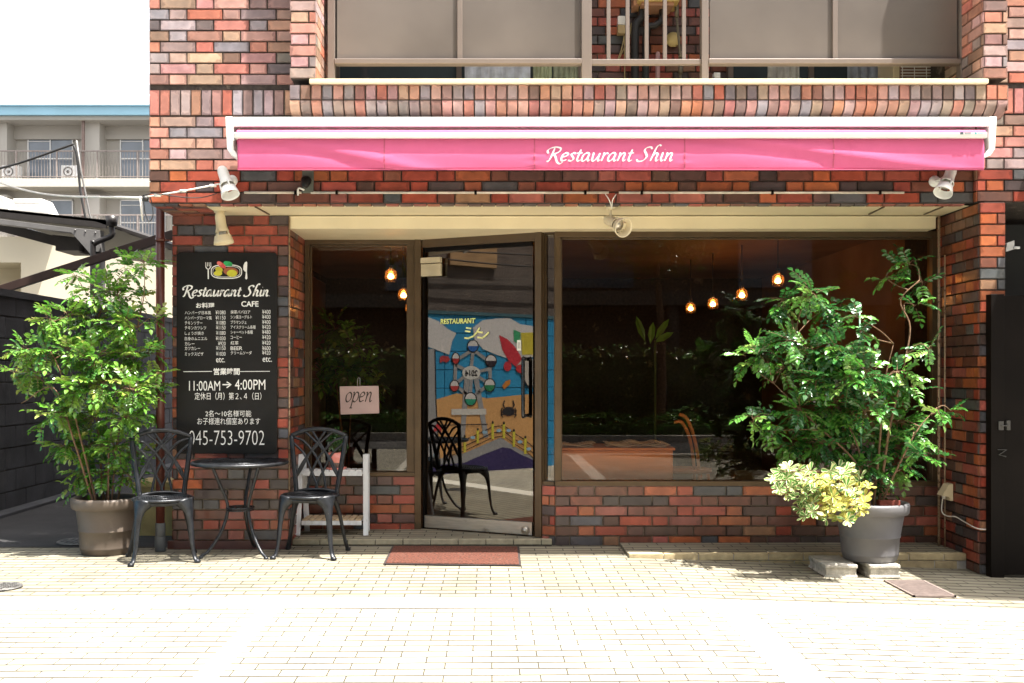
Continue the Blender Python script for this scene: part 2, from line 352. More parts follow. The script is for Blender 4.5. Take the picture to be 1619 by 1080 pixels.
# main upper wall: left field, strip behind the awning, right field (4.5 cm proud)
uw = MB(); X0 = -1.249; XP = 3.217
uw.box((XL+EPS, EPS, ZB+.004), (XR, .30, 2.84), 1); uw.box((XL+EPS, EPS, 2.84), (X0+.1, 1.05, 5.2), 1)
brick_face(uw, (XL, EPS, ZREF), (1,0,0), XR-XL-.002, 2.845, (0,-1,0), phase=.1, zref=ZREF)
for k in range(15):   # soldier course left of the corbel
    a = XL+.003+k*.0665
    if a+.06 > X0: break
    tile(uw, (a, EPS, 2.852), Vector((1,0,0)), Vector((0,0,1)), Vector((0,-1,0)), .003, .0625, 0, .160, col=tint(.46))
brick_face(uw, (XL, EPS, 3.045), (1,0,0), X0-XL, 5.2, (0,-1,0), phase=.1, zref=3.045)
brick_face(uw, (XL+EPS, 6.0, ZREF), (0,-1,0), 6.0-EPS, 5.2, (-1,0,0), phase=.05, zref=ZREF)
uw.box((XL+EPS+.002, 1.05, ZB+.004), (XL+.2, 6.0, 5.2), 1)
part(uw, 'upper_wall', BM)
rw = MB(); rw.box((XR+.004, -.036, ZB+.004), (6.5, .95, 2.84), 1); rw.box((XP-.1, -.036, 2.84), (6.5, 1.05, 5.2), 1)
brick_face(rw, (XR, -.036, ZREF), (1,0,0), 3.4, 2.845, (0,-1,0), phase=.0, zref=ZREF)
brick_face(rw, (XR+.004, .0, ZREF), (0,-1,0), .044, 2.845, (-1,0,0), phase=0, zref=ZREF)
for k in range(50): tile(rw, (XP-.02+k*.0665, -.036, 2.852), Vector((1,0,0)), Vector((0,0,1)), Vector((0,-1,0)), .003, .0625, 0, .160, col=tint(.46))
brick_face(rw, (XP-.02, -.036, 3.045), (1,0,0), 3.3, 5.2, (0,-1,0), phase=.13, zref=3.045)
part(rw, 'upper_wall', BM)
# pilasters beside the balcony
for xa, xb, side in ((X0, -1.08, 1), (3.06, XP, -1)):
    pl = MB(); pl.box((xa+EPS, -.2+EPS, 3.03), (xb-EPS, .35, 5.2), 1)
    brick_face(pl, (xa, -.2+EPS, 3.03), (1,0,0), xb-xa, 5.2, (0,-1,0), phase=.05, zref=3.03)
    if side > 0: brick_face(pl, (xb-EPS, -.2, 3.03), (0,1,0), .55, 5.2, (1,0,0), phase=.0, zref=3.03)
    else:
        brick_face(pl, (xa+EPS, .35, 3.03), (0,-1,0), .55, 5.2, (-1,0,0), phase=.0, zref=3.03)
    part(pl, 'pilaster', BM)
# corbelled double course with curved lower tiles and cream cap
cb = MB(); cb.box((X0+.006, -.18, 2.885), (XP-.006, .32, 2.99), 1); cb.box((X0+.006, -.10, 2.80), (XP-.006, .32, 2.885), 1)
n = int(round((XP-X0)/.0673)); pw = (XP-X0)/n
prof = [(-.20,2.893),(-.198,2.873),(-.187,2.850),(-.165,2.828),(-.132,2.808),(-.10,2.797)]
for k in range(n):
    x = X0+k*pw
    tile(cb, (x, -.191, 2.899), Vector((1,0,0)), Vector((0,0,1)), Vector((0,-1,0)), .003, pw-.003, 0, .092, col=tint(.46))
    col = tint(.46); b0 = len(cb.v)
    for y, z in prof: cb.v += [(x+.0035, y, z), (x+pw-.0035, y, z)]
    for y, z in prof: cb.v += [(x+.0035, y+.02, z+.012), (x+pw-.0035, y+.02, z+.012)]
    m_ = len(prof)
    for i in range(m_-1):
        cb.face((b0+2*i, b0+2*i+2, b0+2*i+3, b0+2*i+1), 0, col, [(0,1-i/(m_-1)),(0,1-(i+1)/(m_-1)),(1,1-(i+1)/(m_-1)),(1,1-i/(m_-1))], True)
        for sd_ in (0,1):
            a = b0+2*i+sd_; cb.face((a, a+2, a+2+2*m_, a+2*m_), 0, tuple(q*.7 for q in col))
cbc = MB(); brick_face(cb, (XP-.006, -.2, 2.83), (0,1,0), .2, 2.99, (1,0,0), zref=2.83, course=.08)
part(cb, 'corbel_course', BML)
cap = MB(); cap.box((-1.12, -.225, 2.993), (3.085, .33, 3.022)); part(cap, 'ledge_cap', M_cream, .004)
# overhang: brick edge underside, cream soffit, cream shutter box following the recessed front
sf = MB()
for k in range(60):
    x = XL+.01+k*.0885
    if x+.085 > XR: break
    tile(sf, (x, .012, ZB+.004), Vector((1,0,0)), Vector((0,1,0)), Vector((0,0,-1)), .002, .0845, 0, .056)
for j in range(5):
    x = XL+.012; yy = .075+j*.082
    while x < -1.87+(-.02*j):
        wd = R.choice((ST, HD)); wd = min(wd, -1.84-x)
        if wd > .03: tile(sf, (x, yy, ZB+.004), Vector((1,0,0)), Vector((0,1,0)), Vector((0,0,-1)), 0, wd-.006, 0, .074)
        x += wd
sf.box((XL+EPS, .012, ZB+.004), (-1.845, .47, ZB+.03), 1); sf.box((-1.845, .012, ZB+.004), (XR, .07, ZB+.03), 1)
part(sf, 'overhang_edge', BM)
so_ = MB(); so_.box((-1.842, .073, ZB-.001), (XR, 1.3, ZB+.03)); 
for xx in (-1.45,-.65,.15,.95,1.75,2.55): pass
part(so_, 'soffit', M_cream, .002)
for a, b in ((-1.52,-1.50),(2.55,2.57),(2.93,2.945)):
    trm = MB(); trm.beam((a,.08,ZB-.005),(b,.40,ZB-.005), .012, .006); part(trm, 'soffit_joint', M_bronze)
YA, YB = 1.07, .61
DL, DR = Vector((-.502,1.07,0)), Vector((.325,.667,0)); JR = Vector((.445,.608,0))
sb = MB(); pr = [(-1.377,.46),(3.05,.46),(3.05,.64),(.445,.64),(.365,.68),(-.50,1.10),(-1.377,1.10)]
sb.prism([(x,y,2.188) for x, y in pr], (0,0,.088)); sb.box((-1.377,.452,2.262),(3.05,.4595,2.274)); part(sb, 'shutter_box', M_cream, .003, recalc=True)
# pillars
lp = MB(); lp.box((-2.177+EPS, .46+EPS, 0), (-1.377-EPS, 1.2, ZB+.003), 1)
ZP = .0; 
brick_face(lp, (-2.177,.46+EPS,0), (1,0,0), .80, ZB, (0,-1,0), phase=.02, zref=-.012)
brick_face(lp, (-1.377-EPS,.46,0.0), (0,1,0), .66, ZB-.005, (1,0,0), phase=.0, zref=-.012, rowpar=1)
brick_face(lp, (-2.177+EPS,1.2,0.0), (0,-1,0), .74, ZB-.005, (-1,0,0), phase=.0, zref=-.012, rowpar=1)
lp.box((-2.20,.435,0),(-1.36,.465,.055),0,(.09,.035,.03))
part(lp, 'pillar', BML)
rp = MB(); ud = Vector((.024,.69,0)).normalized()
rp.box((3.13,-.071,gz(3.1)-.02),(3.255,1.2,ZB+.003),1)
rp.prism([(3.108,-.06,gz(3.1)-.02),(3.135,-.06,gz(3.1)-.02),(3.16,.62,gz(3.1)-.02),(3.131,.62,gz(3.1)-.02)],(0,0,ZB+.02-gz(3.1)),1)
brick_face(rp, (3.096,-.071,gz(3.1)), (1,0,0), .166, ZB+.004, (0,-1,0), phase=.06, zref=-.012)
brick_face(rp, (3.105+.024,.62,gz(3.1)), (-.024,-.69,0), .69, ZB+.004, (-1,0.03,0), phase=.08, zref=-.012, rowpar=1)
part(rp, 'pillar', BM)
# low walls below the windows
def low(a, b, z0, z1, nm='low_wall', ph=0):
    a = Vector(a); b = Vector(b); u = (b-a); L = u.length; u.normalize(); nrm = Vector((u.y,-u.x,0))
    mb = MB(); q = [a-nrm*EPS, b-nrm*EPS, b-nrm*.16, a-nrm*.16]
    mb.prism([(p.x,p.y,z0) for p in q], (0,0,z1-z0), 1)
    brick_face(mb, (a.x-nrm.x*EPS, a.y-nrm.y*EPS, z0), u, L, z1, nrm, phase=ph, zref=z1-7*COURSE)
    part(mb, 'low_wall', BML)
low((-1.37,YA-.03,0), (-.52,YA-.03,0), .0, .438, ph=.04)
low((.36,.622,0), (.452,.577,0), .0, .415)
low((.452,.577,0), (3.12,.577,0), -.08, .415, ph=.07)
# ------------------------------------------------------------------ windows
def frame_run(a, b, z0, z1, w=.045, d=.09, posts=(), name='window', m=None, sill=.03, gm=None, glass_inset=.03):
    a = Vector(a); b = Vector(b); u = b-a; L = u.length; u.normalize(); nrm = Vector((u.y,-u.x,0)); m = m or M_bronze
    Mx = Matrix(((u.x,-nrm.x,0,a.x),(u.y,-nrm.y,0,a.y),(0,0,1,0),(0,0,0,1)))
    fr = MB()
    fr.box((0,0,z1-w),(L,d,z1),0,(1,1,1),Mx); fr.box((0,-.012,z0),(L,d,z0+sill),0,(1,1,1),Mx)
    fr.box((0,.001,z0+sill),(w,d-.001,z1-w),0,(1,1,1),Mx); fr.box((L-w,.001,z0+sill),(L,d-.001,z1-w),0,(1,1,1),Mx)
    for p, pw_ in posts: fr.box((p,.004,z0+sill),(p+pw_,d-.004,z1-w),0,(1,1,1),Mx)
    fr.box((w,d*.45,z0+sill),(w+.012,d*.7,z1-w),0,(1,1,1),Mx); fr.box((w,d*.45,z1-w-.012),(L-w,d*.7,z1-w),0,(1,1,1),Mx)
    o = part(fr, name, m, .002, recalc=True)
    gl = MB(); q = [Mx@Vector(t) for t in ((w*.6,d*.55,z0+sill*.5),(L-w*.6,d*.55,z0+sill*.5),(L-w*.6,d*.55,z1-w*.6),(w*.6,d*.55,z1-w*.6))]
    gl.poly(q); go = gl.build('glass', gm or M_glassw, None, 0, False); go.parent = o
    return o
frame_run((-1.374,YA-.02,0), (-.53,YA-.02,0), .436, 2.19, w=.035, posts=((.755,.065),), gm=M_glassl)
frame_run((.452,.60,0), (3.125,.60,0), .412, 2.19, w=.040, sill=.035)
frame_run((.368,.652,0), (.452,.612,0), .412, 2.19, w=.008, d=.05, sill=.03, gm=M_glassd)
post = MB(); post.box((-.56,1.035,.04),(-.512,1.13,2.19)); 
Md = Matrix.Translation(DR+Vector((0,0,.0)))@Matrix.Rotation(math.atan2(-.403,.827),4,'Z')
post.box((.0,-.03,.05),(.05,.06,2.19),0,(1,1,1),Md); post.box((-.92,-.02,2.13),(0,.05,2.19),0,(1,1,1),Md)
part(post, 'door_frame', M_bronze, .002, recalc=True)
M_rail = mat('worn_cream_rail', (.42,.30,.20), .6, nvar=.4, nscale=30, dirt=((.09,.05,.03), 30, .5, .62))
for x_, y_, za_, zb_, r_ in ((-1.372,.452,.3,2.27,.006),(3.062,.44,.02,2.27,.009),(3.085,.40,.0,2.0,.006)):
    light = MB(); light.tube([(x_,y_,za_),(x_,y_,zb_)], r_, 6); part(light, 'shutter_rail', M_rail)
# door
dv = (DR-DL); DLn = dv.length; du = dv.normalized(); dn = Vector((du.y,-du.x,0))
DM = Matrix(((du.x,-dn.x,0,DL.x),(du.y,-dn.y,0,DL.y),(0,0,1,0),(0,0,0,1)))
door = MB()
door.box((.014,.0,.055),(.885,.04,.145),0,(1,1,1),DM)
dob = part(door, 'door', M_steel, .003, recalc=True, label='glass door with a steel bottom rail')
def sub(mb, name, m, bevel=0, recalc=True, parent=dob):
    o = mb.build(name, m, None, bevel, recalc); o.parent = parent; return o
q = MB(); q.poly([DM@Vector(t) for t in ((.014,.02,.14),(.885,.02,.14),(.885,.02,2.12),(.014,.02,2.12))]); sub(q, 'glass', M_glassd, 0, False)
q = MB(); q.box((.0,-.004,.05),(.013,.044,2.13),0,(1,1,1),DM); q.box((.014,.004,2.10),(.885,.036,2.13),0,(1,1,1),DM); sub(q, 'door_stile', M_gate, .002)
q = MB(); hp = [DM@Vector(t) for t in ((.80,-.0,1.31),(.80,-.055,1.31),(.80,-.06,1.28),(.80,-.06,.93),(.80,-.06,.90),(.80,-.0,.90))]
hp = catmull([(.838,.0,1.30),(.838,-.035,1.30),(.838,-.045,1.27),(.838,-.045,.93),(.838,-.035,.90),(.838,.0,.90)],6); q.tube([DM@p for p in hp], .0135, 12)
sub(q, 'handle', mat('black_handle', (.012,.012,.014), .2, spec=.6), 0)
q = MB(); q.box((.004,-.035,1.915),(.168,-.004,2.005),0,(1,1,1),DM); q.box((.006,-.045,2.011),(.168,-.004,2.052),0,(1,1,1),DM); sub(q, 'door_closer', mat('closer_beige', (.55,.48,.34), .5), .004)
q = MB(); q.box((.765,.012,1.36),(.795,.018,1.435),0,(.8,.8,.72),DM); q.box((.771,.0105,1.375),(.789,.012,1.42),0,(.45,.45,.42),DM); sub(q, 'sticker', M_paint, 0)
q = MB(); q.lathe([(.0,.0),(.028,0),(.028,.012),(.018,.02),(0,.02)], 20, DM@Matrix.Translation((.835,-.001,.088))@Matrix.Rotation(math.radians(90),4,'X')); q.lathe([(0,.02),(.009,.02),(.009,.026),(0,.026)], 12, DM@Matrix.Translation((.835,-.001,.088))@Matrix.Rotation(math.radians(90),4,'X')); sub(q, 'lock', M_steel, 0)
# steps
def stepbox(name, x0, x1, y0, y1, z1, z0=-.1):
    mb = MB(); mb.prism([(x0,y0,z0),(x1,y0,z0),(x1,y1,z0),(x0,y1,z0)], (0,0,z1-z0)); return mb
s1 = MB(); s1.box((-1.374,.60,-.05),(.43,1.2,.045))
part(s1, 'door_step', M_pav, .004, recalc=True)
noz = MB()
x = -1.374
while x < .42:
    x2 = min(x+.192, .43); noz.box((x+.003,.558,.010),(x2-.003,.5985,.047),0,(.30,.27,.19)); x = x2
noz.box((-1.374,.565,-.03),(.43,.598,.040),0,(.08,.07,.055))
part(noz, 'step_nosing', mat('nosing_tile', attr=True, rough=.8, nvar=.2, nscale=20), .003, recalc=True)
s2 = MB(); s2.box((.90,.17,-.12),(3.10,.60,.022))
part(s2, 'window_step', M_pav, .004, recalc=True)
noz = MB(); x = .90
while x < 3.08:
    x2 = min(x+.228, 3.10)
    noz.box((x+.003,.105,-.018),(x2-.003,.168,.026),0,(.42,.34,.20)); noz.box((x+.003-.06*((x>1)),.108,-.10),(x2-.003-.06,.168,-.022),0,(.36,.29,.17)); x = x2
noz.box((.902,.112,-.14),(3.10,.169,.018),0,(.35,.33,.30))
part(noz, 'step_nosing', mat('nosing_tile_yellow', attr=True, rough=.8, nvar=.2, nscale=20, bump=.3), .004, recalc=True)
# ------------------------------------------------------------------ balcony
SB = F/(.12-CAMY)
def bx(px): return (px-CX)/SB
def bzv(py): return CAMZ-(py-CY)/SB
bw = MB(); bw.box((-1.2,1.25,3.0),(3.2,1.5,5.2),1)
SBk = F/(1.25-CAMY)
def kx(px): return (px-CX)/SBk
xl, xr = kx(915), kx(1135)
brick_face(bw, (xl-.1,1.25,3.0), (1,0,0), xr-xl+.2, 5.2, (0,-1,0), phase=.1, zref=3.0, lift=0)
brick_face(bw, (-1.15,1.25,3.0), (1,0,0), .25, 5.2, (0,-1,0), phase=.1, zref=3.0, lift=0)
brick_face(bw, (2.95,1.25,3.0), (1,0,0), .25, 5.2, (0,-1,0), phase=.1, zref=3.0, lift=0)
part(bw, 'balcony_back_wall', BM)
fl = MB(); fl.box((-1.2,.33,2.85),(3.2,1.26,2.99)); part(fl, 'balcony_floor', M_conc)
def balc(x0, x1, mids, nm='balcony_screen'):
    fr = MB(); z0 = 3.022; zt = 4.35; zr0, zr1 = bzv(103), bzv(95)
    fr.box((bx(x0),.09,z0),(bx(x0+11),.16,zt)); fr.box((bx(x1-16),.09,z0),(bx(x1),.16,zt))
    fr.box((bx(x0+11),.085,zr0),(bx(x1-16),.155,zr1)); fr.box((bx(x0+11),.10,zt-.04),(bx(x1-16),.15,zt))
    for mx_ in mids: fr.box((bx(mx_-4),.10,zr1),(bx(mx_+4),.145,zt-.04))
    o = part(fr, nm, M_taupe, .003, recalc=True)
    xs = [x0+11]+list(mids)+[x1-16]
    for a, b in zip(xs[:-1], xs[1:]):
        pn = MB(); pn.box((bx(a+3),.118,zr1-.004),(bx(b-3),.126,zt-.03)); q_ = pn.build('screen_panel', M_frost); q_.parent = o
balc(519, 935, (727,)); balc(1108, 1532, (1319,))
rl = MB(); rl.box((bx(935),.10,bzv(103)),(bx(1108),.14,bzv(95)))
for px in (962,992,1022,1051,1081): rl.box((bx(px-3),.108,bzv(95)),(bx(px+3),.132,4.3))
rl.box((bx(935),.10,4.3),(bx(1108),.14,4.35))
part(rl, 'balcony_railing', M_taupe, .002, recalc=True)
M_curtain = mat('lace_curtain', (.62,.66,.72), .9, nvar=.25, nscale=12, stretch=(3,1,.6), bump=.4, bscale=30)
for a, b, cur in ((535,917,[(735,838,(.6,.65,.75)),(842,872,(.4,.45,.30)),(874,915,(.30,.33,.24))]),(1152,1405,[(1210,1260,(.45,.45,.42)),(1335,1400,(.30,.33,.38))])):
    fr = MB(); z0 = 2.99
    fr.box((kx(a),1.18,z0),(kx(b),1.245,3.03)); 
    for px in (a, (a+b)/2, b): fr.box((kx(px-4),1.175,3.03),(kx(px+4),1.245,4.6))
    o = part(fr, 'balcony_window', M_taupe, .002, recalc=True)
    g_ = MB(); g_.box((kx(a)+.01,1.20,3.03),(kx(b)-.01,1.206,4.6)); q_ = g_.build('glass', mat('balcony_glass', (.05,.065,.075), .08, nvar=.3, nscale=1.4, spec=.7)); q_.parent = o
    for c0, c1, cc in cur:
        cu = MB(); k = 24
        for i in range(k):
            xa = kx(c0+(c1-c0)*i/k); xb = kx(c0+(c1-c0)*(i+1)/k)
            cu.poly([(xa,1.185-.008*math.sin(i*1.3),3.035),(xb,1.185-.008*math.sin((i+1)*1.3),3.035),(xb,1.185-.008*math.sin((i+1)*1.3),4.5),(xa,1.185-.008*math.sin(i*1.3),4.5)],0,cc)
        q_ = cu.build('curtain', mat('curtain_cloth', attr=True, rough=.9, nvar=.25, nscale=14), None, 0, False); q_.parent = o
up = MB(); up.box((XL+.004,.0,5.36),(6.5,6.4,9.0)); part(up, 'upper_storey', mat('brown_tile_upper', (.22,.09,.06), .6, nvar=.3, nscale=9))
# interior shell
ins = MB(); 
ins.box((-2.0,1.15,.0),(3.3,6.2,.02)); ins.box((-2.0,.70,2.35),(3.3,6.2,2.40)); ins.box((-2.05,1.2,.0),(-2.0,6.2,2.4)); ins.box((3.3,.7,.0),(3.35,6.2,2.4)); ins.box((-2.05,6.2,.0),(3.35,6.25,2.4))
part(ins, 'dining_room_shell', M_dark)
out = MB(); out.box((-2.12,1.2,-.1),(-2.06,6.3,2.3)); out.box((XL+.02,6.0,0),(6.5,6.4,5.2)); out.box((XL+.02,.34,5.2),(6.5,6.4,5.35)); out.box((3.36,1.2,-.1),(6.5,1.3,2.3))
part(out, 'side_wall', M_mortar)
# ------------------------------------------------------------------ lettering helpers
def text_polys(body, space=1.0, bold=0):
    cu = bpy.data.curves.new('t', 'FONT'); cu.body = body; cu.size = 1; cu.resolution_u = 3; cu.space_character = space; cu.offset = bold; cu.fill_mode = 'FRONT'
    ob = bpy.data.objects.new('t', cu); C.objects.link(ob)
    dg = bpy.context.evaluated_depsgraph_get(); me = bpy.data.meshes.new_from_object(ob.evaluated_get(dg))
    vs = [v.co.copy() for v in me.vertices]; fs = [tuple(p.vertices) for p in me.polygons]
    bpy.data.objects.remove(ob); bpy.data.curves.remove(cu); bpy.data.meshes.remove(me)
    return vs, fs
def put_text(mb, body, x0, x1, z0, z1, fn, col, space=1.0, bold=0, slant=0, tilt=0):
    """fill the box x0..x1, z0..z1 of a plane; fn maps plane coordinates to the world"""
    vs, fs = text_polys(body, space, bold)
    if not vs: return
    vs = [Vector((v.x+slant*v.y, v.y, 0)) for v in vs]
    ax, bx_ = min(v.x for v in vs), max(v.x for v in vs); az, bz = min(v.y for v in vs), max(v.y for v in vs)
    k = len(mb.v)
    for v in vs:
        u = (v.x-ax)/(bx_-ax); mb.v.append(tuple(fn(x0+(x1-x0)*u, z0+(z1-z0)*(v.y-az)/max(1e-6,(bz-az))+tilt*u)))
    for f in fs: mb.face([k+i for i in f], 0, col)
GL = {
'R': ([[(.38,1.6),(.32,1.0),(.25,.45),(.12,0),(-.05,-.02)],[(-.12,.95),(-.22,1.3),(.05,1.6),(.5,1.72),(.92,1.58),(.95,1.25),(.7,.98),(.4,.86)],[(.45,.88),(.7,.45),(.95,-.1),(1.25,-.32),(1.5,-.12)]],1.18),
'e': ([[(.1,.48),(.45,.58),(.62,.8),(.45,1.0),(.2,.85),(.08,.45),(.22,.03),(.62,.18)]],.74),
's': ([[(.58,.88),(.4,1.0),(.2,.82),(.35,.55),(.5,.28),(.33,.02),(.03,.1)]],.66),
't': ([[(.32,1.42),(.25,.8),(.2,.25),(.33,.0),(.55,.15)],[(.02,.95),(.55,1.0)]],.55),
'a': ([[(.66,.93),(.38,1.0),(.12,.65),(.1,.15),(.3,.0),(.55,.35),(.68,.93)],[(.68,.93),(.62,.35),(.72,.02),(.9,.18)]],.92),
'u': ([[(.05,.95),(.14,.9),(.14,.4),(.22,.03),(.42,.1),(.66,.6)],[(.74,.97),(.68,.4),(.76,.02),(.94,.18)]],.96),
'r': ([[(.06,.93),(.17,.95),(.16,.5),(.1,0)],[(.15,.5),(.35,.92),(.58,.92)]],.60),
'n': ([[(.06,.93),(.17,.95),(.16,.5),(.1,0)],[(.15,.5),(.42,.97),(.62,.85),(.58,.35),(.66,.02),(.84,.18)]],.90),
'S': ([[(1.05,1.45),(.9,1.72),(.52,1.62),(.4,1.28),(.62,.9),(.74,.5),(.5,.06),(.05,-.03),(-.12,.22)]],1.1),
'h': ([[(.75,1.85),(.55,1.98),(.36,1.7),(.24,1.0),(.1,0)],[(.15,.5),(.42,.97),(.62,.82),(.57,.35),(.65,.02),(.84,.18)]],.9),
'i': ([[(.08,.93),(.18,.95),(.14,.35),(.24,.02),(.42,.18)],[(.27,1.42),(.31,1.46)]],.45),
'o': ([[(.4,1.0),(.12,.7),(.12,.2),(.35,.0),(.66,.3),(.66,.8),(.4,1.0)]],.78),
'p': ([[(.05,.93),(.17,.95),(.14,.3),(.04,-.62)],[(.14,.4),(.4,.97),(.7,.85),(.68,.3),(.4,.0),(.16,.12)],[(-.1,-.62),(.22,-.62)]],.80),
'.': ([[(.1,.05),(.16,.08)]],.4), ' ': ([],.55)}
def script(mb, body, x0, x1, z0, z1, fn, col, pen=.15, thin=.05, slant=.22, ang=40, lift=0.0):
    """pen lettering: strokes swept by a slanted broad nib, fitted to the box"""
    segs = []; x = 0
    for ch in body:
        st, adv = GL[ch]
        for s_ in st: segs.append([(p.x+slant*p.y, p.y) for p in catmull([(a+x,b,0) for a, b in s_], 7)])
        x += adv
    xs = [p[0] for s_ in segs for p in s_]; zs = [p[1] for s_ in segs for p in s_]
    ax, bx_, az, bz = min(xs), max(xs), min(zs), max(zs); kx_ = (x1-x0)/(bx_-ax); kz = (z1-z0)/(bz-az); na = math.radians(ang)
    for s_ in segs:
        L_ = []; Rr = []
        for i, p in enumerate(s_):
            a = s_[max(i-1,0)]; b = s_[min(i+1,len(s_)-1)]; dx, dz = b[0]-a[0], b[1]-a[1]; l = math.hypot(dx,dz) or 1; dx /= l; dz /= l
            wd = (thin + (pen-thin)*abs(dx*math.sin(na)-dz*math.cos(na)))/2*1.0 if True else 0
            if i in (0, len(s_)-1): wd *= .75
            L_.append((p[0]-dz*wd, p[1]+dx*wd)); Rr.append((p[0]+dz*wd, p[1]-dx*wd))
        k = len(mb.v); f_ = lambda q: tuple(fn(x0+(q[0]-ax)*kx_, z0+(q[1]-az)*kz))
        for a, b in zip(L_, Rr): mb.v += [f_(a), f_(b)]
        for i in range(len(s_)-1): mb.face((k+2*i, k+2*i+1, k+2*i+3, k+2*i+2), 0, col)
WH = (.80,.80,.78)
# door lettering (yellow-green painted letters on the glass)
dl = MB()
def dpt(px, py, off=.0):
    """point of the door glass plane seen at this direction"""
    dx, dz = (px-CX)/F, -(py-CY)/F
    o = Vector((0,CAMY,CAMZ)); d = Vector((dx,1,dz)); p0 = DL+dn*(-.02)
    t = (p0-o).dot(dn)/d.dot(dn); return o+d*t
def dloc(px, py):
    q_ = DM.inverted()@dpt(px, py); return q_.x, q_.z
xa, za = dloc(697,512.5); xb, zb = dloc(752,503)
fnd = lambda x, z: DM@Vector((x,.0135,z))
put_text(dl, 'RESTAURANT', xa, xb, za, zb, fnd, (.80,.85,.28), bold=.03, slant=.08)
for st in ([(738,518.5),(745,519.5)],[(736.5,523.5),(743.5,524.5)],[(735.5,534.5),(741,535),(749,531.5),(754,526),(758.5,519)],[(757,525),(763,526)],[(756,533.5),(763,534.5),(768,531),(773,526)]):
    pts = [Vector((*dloc(*p),0)) for p in st]; k = .0058
    for a, b in zip(pts[:-1], pts[1:]):
        d_ = (b-a).normalized(); n_ = Vector((-d_.y,d_.x,0))*k; e_ = d_*k*.6
        dl.poly([fnd(*(q_.xy)) for q_ in (a-n_-e_, b-n_+e_, b+n_+e_, a+n_-e_)], 0, (.85,.85,.35))
o = dl.build('lettering', M_paint, None, 0, False); o.parent = dob

# ------------------------------------------------------------------ awning
YH = -.23; SH = F/(YH-CAMY); ax_ = lambda px: (px-CX)/SH; az_ = lambda py: CAMZ-(py-CY)/SH
aw = empty('awning', (ax_(966), 0, az_(220)), 'pink retractable awning in a white housing, lettered across its front', 'awning')
def apart(mb, name, m, bevel=0, recalc=True):
    o = mb.build(name, m, None, bevel, recalc); return local(o, aw)
h = MB(); x0, x1 = ax_(356), ax_(1576); zt, zb_ = az_(184), az_(200)
h.prism([(x0,YH,zb_),(x0,YH,zt-.02),(x0,YH+.02,zt),(x0,-.055,zt+.02),(x0,-.055,zt+.0),(x0,YH+.03,zt-.02),(x0,YH+.02,zb_)], (x1-x0,0,0))
for xs_, sg in ((x0,1),(x1,-1)):
    pr = [(0,zt-.002),(.05*sg,zt-.002),(.055*sg,az_(236)),(.085*sg,az_(246)),(.095*sg,az_(252)),(.04*sg,az_(246)),(.012*sg,az_(236))]
    h.prism([(xs_+a*.95,YH-.004,z) for a, z in pr], (0,.17,0))
h.box((x0+.05,-.057,az_(250)),(x1-.05,-.047,zt))
apart(h, 'housing', M_white, .006)
h = MB(); pts = [(0,.02),(.02,.018),(.036,.0),(.03,-.022),(0,-.03)]
h.tube([(x0+.06,YH+.085,az_(222)+.03),(x1-.06,YH+.085,az_(222)+.03)], .05, 20); apart(h, 'fabric_roll', M_pink)
h = MB(); YV = YH+.0; bx0, bx1 = ax_(372), ax_(1557)
h.prism([(bx0,YV-.03,az_(219.5)),(bx0,YV-.035,az_(212)),(bx0,YV-.02,az_(210.5)),(bx0,YV+.03,az_(210.5)),(bx0,YV+.03,az_(219.5))],(bx1-bx0,0,0)); apart(h, 'front_bar', M_white, .003)
h = MB()   # fabric strip wrapped over the front bar, and valance
vx0, vx1 = ax_(376), ax_(1555); nx, nz = 420, 12
def valance(x, t):
    """fold displacement of the cloth, t = 0 top .. 1 bottom"""
    u = (x-vx0); d = 0
    d += .012*math.exp(-((u-.35-.75*t)/.16)**2)*(.4+t) - .010*math.exp(-((u-.10-.80*t)/.12)**2)
    u2 = vx1-x; d += .012*math.exp(-((u2-.20-1.3*(1-t))/.20)**2) - .009*math.exp(-((u2-.75-1.0*(1-t))/.16)**2)
    for sx in seams:
        k = math.exp(-((x-sx)/.05)**2); d += .0035*k*math.sin(t*24+sx)
    d += .0022*noise.noise(Vector((x*3,t*4,0)))+.0014*math.sin(t*10+x*1.7)*noise.noise(Vector((x*1.4,5,0)))
    return d*.6
seams = [ax_(p) for p in (608,845,1082,1317)]
zt_, zb2 = az_(219), az_(269)
for i in range(nx+1):
    x = vx0+(vx1-vx0)*i/nx
    for j in range(nz+1):
        t = j/nz; h.v.append((x, YV-.004-valance(x,t)-.008*math.sin(t*math.pi), zt_+(zb2-zt_)*t + (.0 if j<nz else .002*noise.noise(Vector((x*2,0,0))))))
for i in range(nx):
    for j in range(nz):
        a = i*(nz+1)+j; h.face((a,a+1,a+nz+2,a+nz+1),0,(1,1,1),None,True)
o = apart(h, 'valance', M_pink, 0, False); md = o.modifiers.new('thick','SOLIDIFY'); md.thickness = .0015
h = MB(); 
for i in range(nx+1):
    x = vx0+(vx1-vx0)*i/nx; wv = .003*noise.noise(Vector((x*1.3,9,0)))
    for y, z in ((YV-.034,az_(211.5)),(YV-.030,az_(208.5)),(YV-.012,az_(206.4)+wv),(YV+.06,az_(206.0)+wv)): h.v.append((x,y,z))
for i in range(nx):
    for j in range(3):
        a = i*4+j; h.face((a,a+1,a+5,a+4),0,(1,1,1),None,True)
apart(h, 'canopy_cloth', M_pink, 0, False)
h = MB()
for sx in seams: 
    for t in range(12):
        za, zb3 = zt_+(zb2-zt_)*t/12, zt_+(zb2-zt_)*(t+1)/12
        ya, yb = [YV-.0065-valance(sx,tt)-.008*math.sin(tt*math.pi) for tt in (t/12,(t+1)/12)]
        h.poly([(sx-.004,ya,za),(sx+.004,ya,za),(sx+.004,yb,zb3),(sx-.004,yb,zb3)])
h.box((vx0,YV-.0065,zb2-.001),(vx1,YV-.001,zb2+.006))
